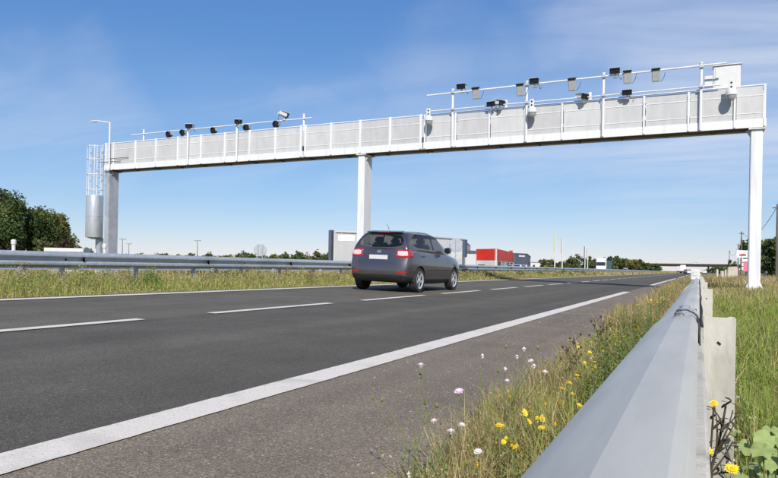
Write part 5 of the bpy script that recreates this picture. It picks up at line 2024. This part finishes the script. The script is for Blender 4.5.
# upright leafy plants (spires of small leaves) near the rail
def spire(X, Yd, h, label, group, seed):
    rg = random.Random(seed)
    B = Vector((X, Yd, gz(X)))
    t = thing('leafy_weed', B, label, 'weed', group)
    st = MB()
    V, F, C = [], [], []
    for s in range(3):
        top = Vector((rg.uniform(-.05, .05), rg.uniform(-.05, .05), h * rg.uniform(.75, 1)))
        st.tube([(0, 0, 0), tuple(top * .5 + Vector((.01, 0, 0))), tuple(top)], [.004, .003, .0015], 5)
        for k in range(46):
            u = .15 + .85 * k / 46
            q = top * u
            a = k * 2.399
            L = .055 * (1.15 - u) + .012
            d = Vector((math.cos(a), math.sin(a), .55)).normalized()
            w = d.cross(Vector((0, 0, 1))).normalized() * L * .17
            n = len(V)
            V += [q, q + d * L * .5 - w, q + d * L - Vector((0, 0, .2 * L)), q + d * L * .5 + w]
            F.append((n, n + 1, n + 2, n + 3))
            g = rg.uniform(.8, 1.3)
            C += [(.27 * g, .32 * g, .09 * g)] * 4
    st.build('stem', 'stem_green', t, smooth=True, local=True)
    np_mesh('leaf_spray', [tuple(v) for v in V], F, 'broad_leaf', np.array(C), t)
    return t


for i, (px, Yd, h) in enumerate([(604, 3.3, .42), (612, 3.5, .46), (621, 3.7, .48), (628, 4.0, .50), (634, 4.4, .5), (642, 5.0, .5), (595, 3.0, .36), (649, 5.8, .52), (655, 6.6, .5), (585, 2.7, .3), (618, 4.4, .5), (608, 3.9, .44), (616, 3.2, .46), (625, 4.9, .5), (631, 3.6, .5), (638, 5.6, .52), (645, 6.3, .52), (651, 7.2, .54), (658, 8.2, .54), (662, 9.4, .56), (590, 3.4, .36), (600, 2.8, .38), (577, 2.5, .28), (560, 2.3, .28), (548, 2.15, .26), (571, 3.0, .3), (535, 2.0, .24), (522, 2.3, .24), (508, 1.9, .22), (495, 2.2, .22), (480, 1.8, .2)]):
    c = at_y(px, 360 if px > 575 else 420, Yd)
    spire(min(c.x, -.13), Yd, h * (1.18 if px > 590 else 1), 'upright light green leafy weed beside the guardrail', 'leafy weeds beside the guardrail', 40 + i)

# dark flowering weed in front of the near post
B = Vector((.045, 1.62, -.01))
t = thing('flowering_weed', B, 'dark branching weed with yellow blooms in front of the nearest grey post', 'weed')
st = MB()
lf = MB()
main = [at_y(709, 476, 1.60), at_y(716, 452, 1.60), at_y(722, 428, 1.62), at_y(726, 404, 1.64)]
st.tube([B] + main, [.0042, .004, .0036, .003, .0022], 6)
ends = [(733, 410, 0), (735, 417, 0), (731, 400, 0), (714, 404, 1), (712, 408, 1), (707, 451, 1), (728, 445, 0), (733, 441, 0), (719, 470, 0), (734, 424, 0)]
for k, (px, py, _) in enumerate(ends):
    e = at_y(px, py, 1.60 + .015 * (k % 3))
    s = main[1 + k % 3]
    if e.z > s.z - .02:
        pass
    else:
        s = main[0]
    st.tube(curve(s, e, (.004, -.01, .004), 5), [.0022] * 3 + [.0014] * 3, 5)
    for q in range(4):
        p = s.lerp(e, .25 + .22 * q)
        a = k + q * 2.1
        leaf_blade(lf, p, p + Vector((math.cos(a) * .026, math.sin(a) * .02, -.012 + .02 * (q % 2))), .010)
st.build('stem', 'stem_dark', t, smooth=True)
lf.build('leaf_tuft', 'stem_dark', t)
for px, py, r in ((714, 403.5, .010), (707, 451, .014), (732, 469, .016)):
    H_ = at_y(px, py, 1.585)
    pm = MB()
    flower_head(pm, H_, (0, -.6, .8), r, 15, .35)
    fl = pm.build('flower_head', 'petal_yellow', t)
    MB().lathe([(.002, -.008), (r * .38, -.002), (r * .36, .003), (.002, .005)], 8, Matrix.Translation(H_)).build('flower_centre', 'petal_orange', fl, smooth=True)
    st2 = MB()
    st2.tube(curve(main[0], H_ - Vector((0, 0, .006)), (0, .008, 0), 4), .0022, 5)
    st2.build('stem', 'stem_dark', t, smooth=True)

# broad-leaved plants right of the post
for i, (px, py, Yd, n) in enumerate([(763, 420, 2.1, 9), (775, 408, 2.35, 9), (772, 436, 1.9, 8), (784, 420, 2.05, 8), (756, 409, 2.4, 6)]):
    P = at_y(px, py, Yd)
    B = Vector((P.x, Yd, gz(P.x)))
    t = thing('broad_leaved_plant', B, 'low plant with broad pale green leaves beside the nearest post', 'plant', 'broad-leaved plants by the post')
    rg2 = random.Random(70 + i)
    st = MB()
    for k in range(n):
        a = rg2.uniform(0, 6.28)
        rr = rg2.uniform(.01, .09)
        c = Vector((math.cos(a) * rr, math.sin(a) * rr, max(.05, P.z - gz(P.x)) * rg2.uniform(.4, .95)))
        st.tube(curve((0, 0, 0), c, (0, 0, .01), 4), .0022, 5)
        R = rg2.uniform(.014, .034)
        V, F, C = [tuple(c)], [], []
        nn = 15
        tilt = Vector((rg2.uniform(-.6, .6), rg2.uniform(-1.0, .2), 1)).normalized()
        u = tilt.orthogonal().normalized()
        w = tilt.cross(u)
        for q in range(nn):
            an_ = 2 * math.pi * q / nn
            rad = R * (1 + .16 * math.sin(5 * an_)) * (.55 if q == 0 else 1)
            wav = .10 * R * math.sin(3 * an_ + i)
            V.append(tuple(c + (u * math.cos(an_) + w * math.sin(an_)) * rad * .55 + tilt * (.14 * R)))
        for q in range(nn):
            an_ = 2 * math.pi * q / nn
            rad = R * (1 + .16 * math.sin(5 * an_)) * (.55 if q == 0 else 1)
            V.append(tuple(c + (u * math.cos(an_) + w * math.sin(an_)) * rad + tilt * (.06 * R + .28 * R * math.sin(5 * an_ + i))))
        F3 = [(0, 1 + q, 1 + (q + 1) % nn, 1 + (q + 1) % nn) for q in range(nn)]
        m = MB()
        m.add(V, [(0, 1 + q, 1 + (q + 1) % nn) for q in range(nn)] + [(1 + q, 1 + nn + q, 1 + nn + (q + 1) % nn, 1 + (q + 1) % nn) for q in range(nn)])
        g = rg2.uniform(.85, 1.2)
        lo = m.build('leaf', 'broad_leaf', t, local=True)
        at2 = lo.data.color_attributes.new('col', 'FLOAT_COLOR', 'POINT')
        at2.data.foreach_set('color', [v for _ in range(len(lo.data.vertices)) for v in (.34 * g, .42 * g, .16 * g, 1)])
        lo.data.polygons.foreach_set('use_smooth', [True] * len(lo.data.polygons))
    st.build('stem', 'stem_green', t, smooth=True, local=True)

# small pale snails clinging to the weed and the post foot
def snail(P, r, rz, label):
    t = thing('snail', P, label, 'snail', 'small snails at the nearest post')
    pts, rs = [], []
    for k in range(40):
        a = k * .42
        g = math.exp(-k * .062)
        pts.append((math.cos(a) * r * .62 * g, math.sin(a) * r * .62 * g, r * .9 * (1 - g) * .55))
        rs.append(r * .52 * g)
    sh = MB().tube(pts, rs, 8).build('shell', 'snail_shell', t, smooth=True, local=True)
    MB().tube([(r * .6, -.1 * r, -.2 * r), (r * .9, r * .5, -.35 * r), (r * .8, r * 1.0, -.35 * r)], [r * .3, r * .28, r * .12], 6).build('foot', 'snail_body', t, smooth=True, local=True)
    t.rotation_euler = (math.radians(70), 0, rz)
    return t


for px, py, r in ((728, 463, .0065), (733.5, 461, .006), (737.5, 448, .006), (738, 398, .005), (728.5, 437, .005), (696, 468, .005)):
    snail(at_y(px, py, 1.60), r, px, 'tiny pale snail with whitish shell clinging near the foot of the nearest post')
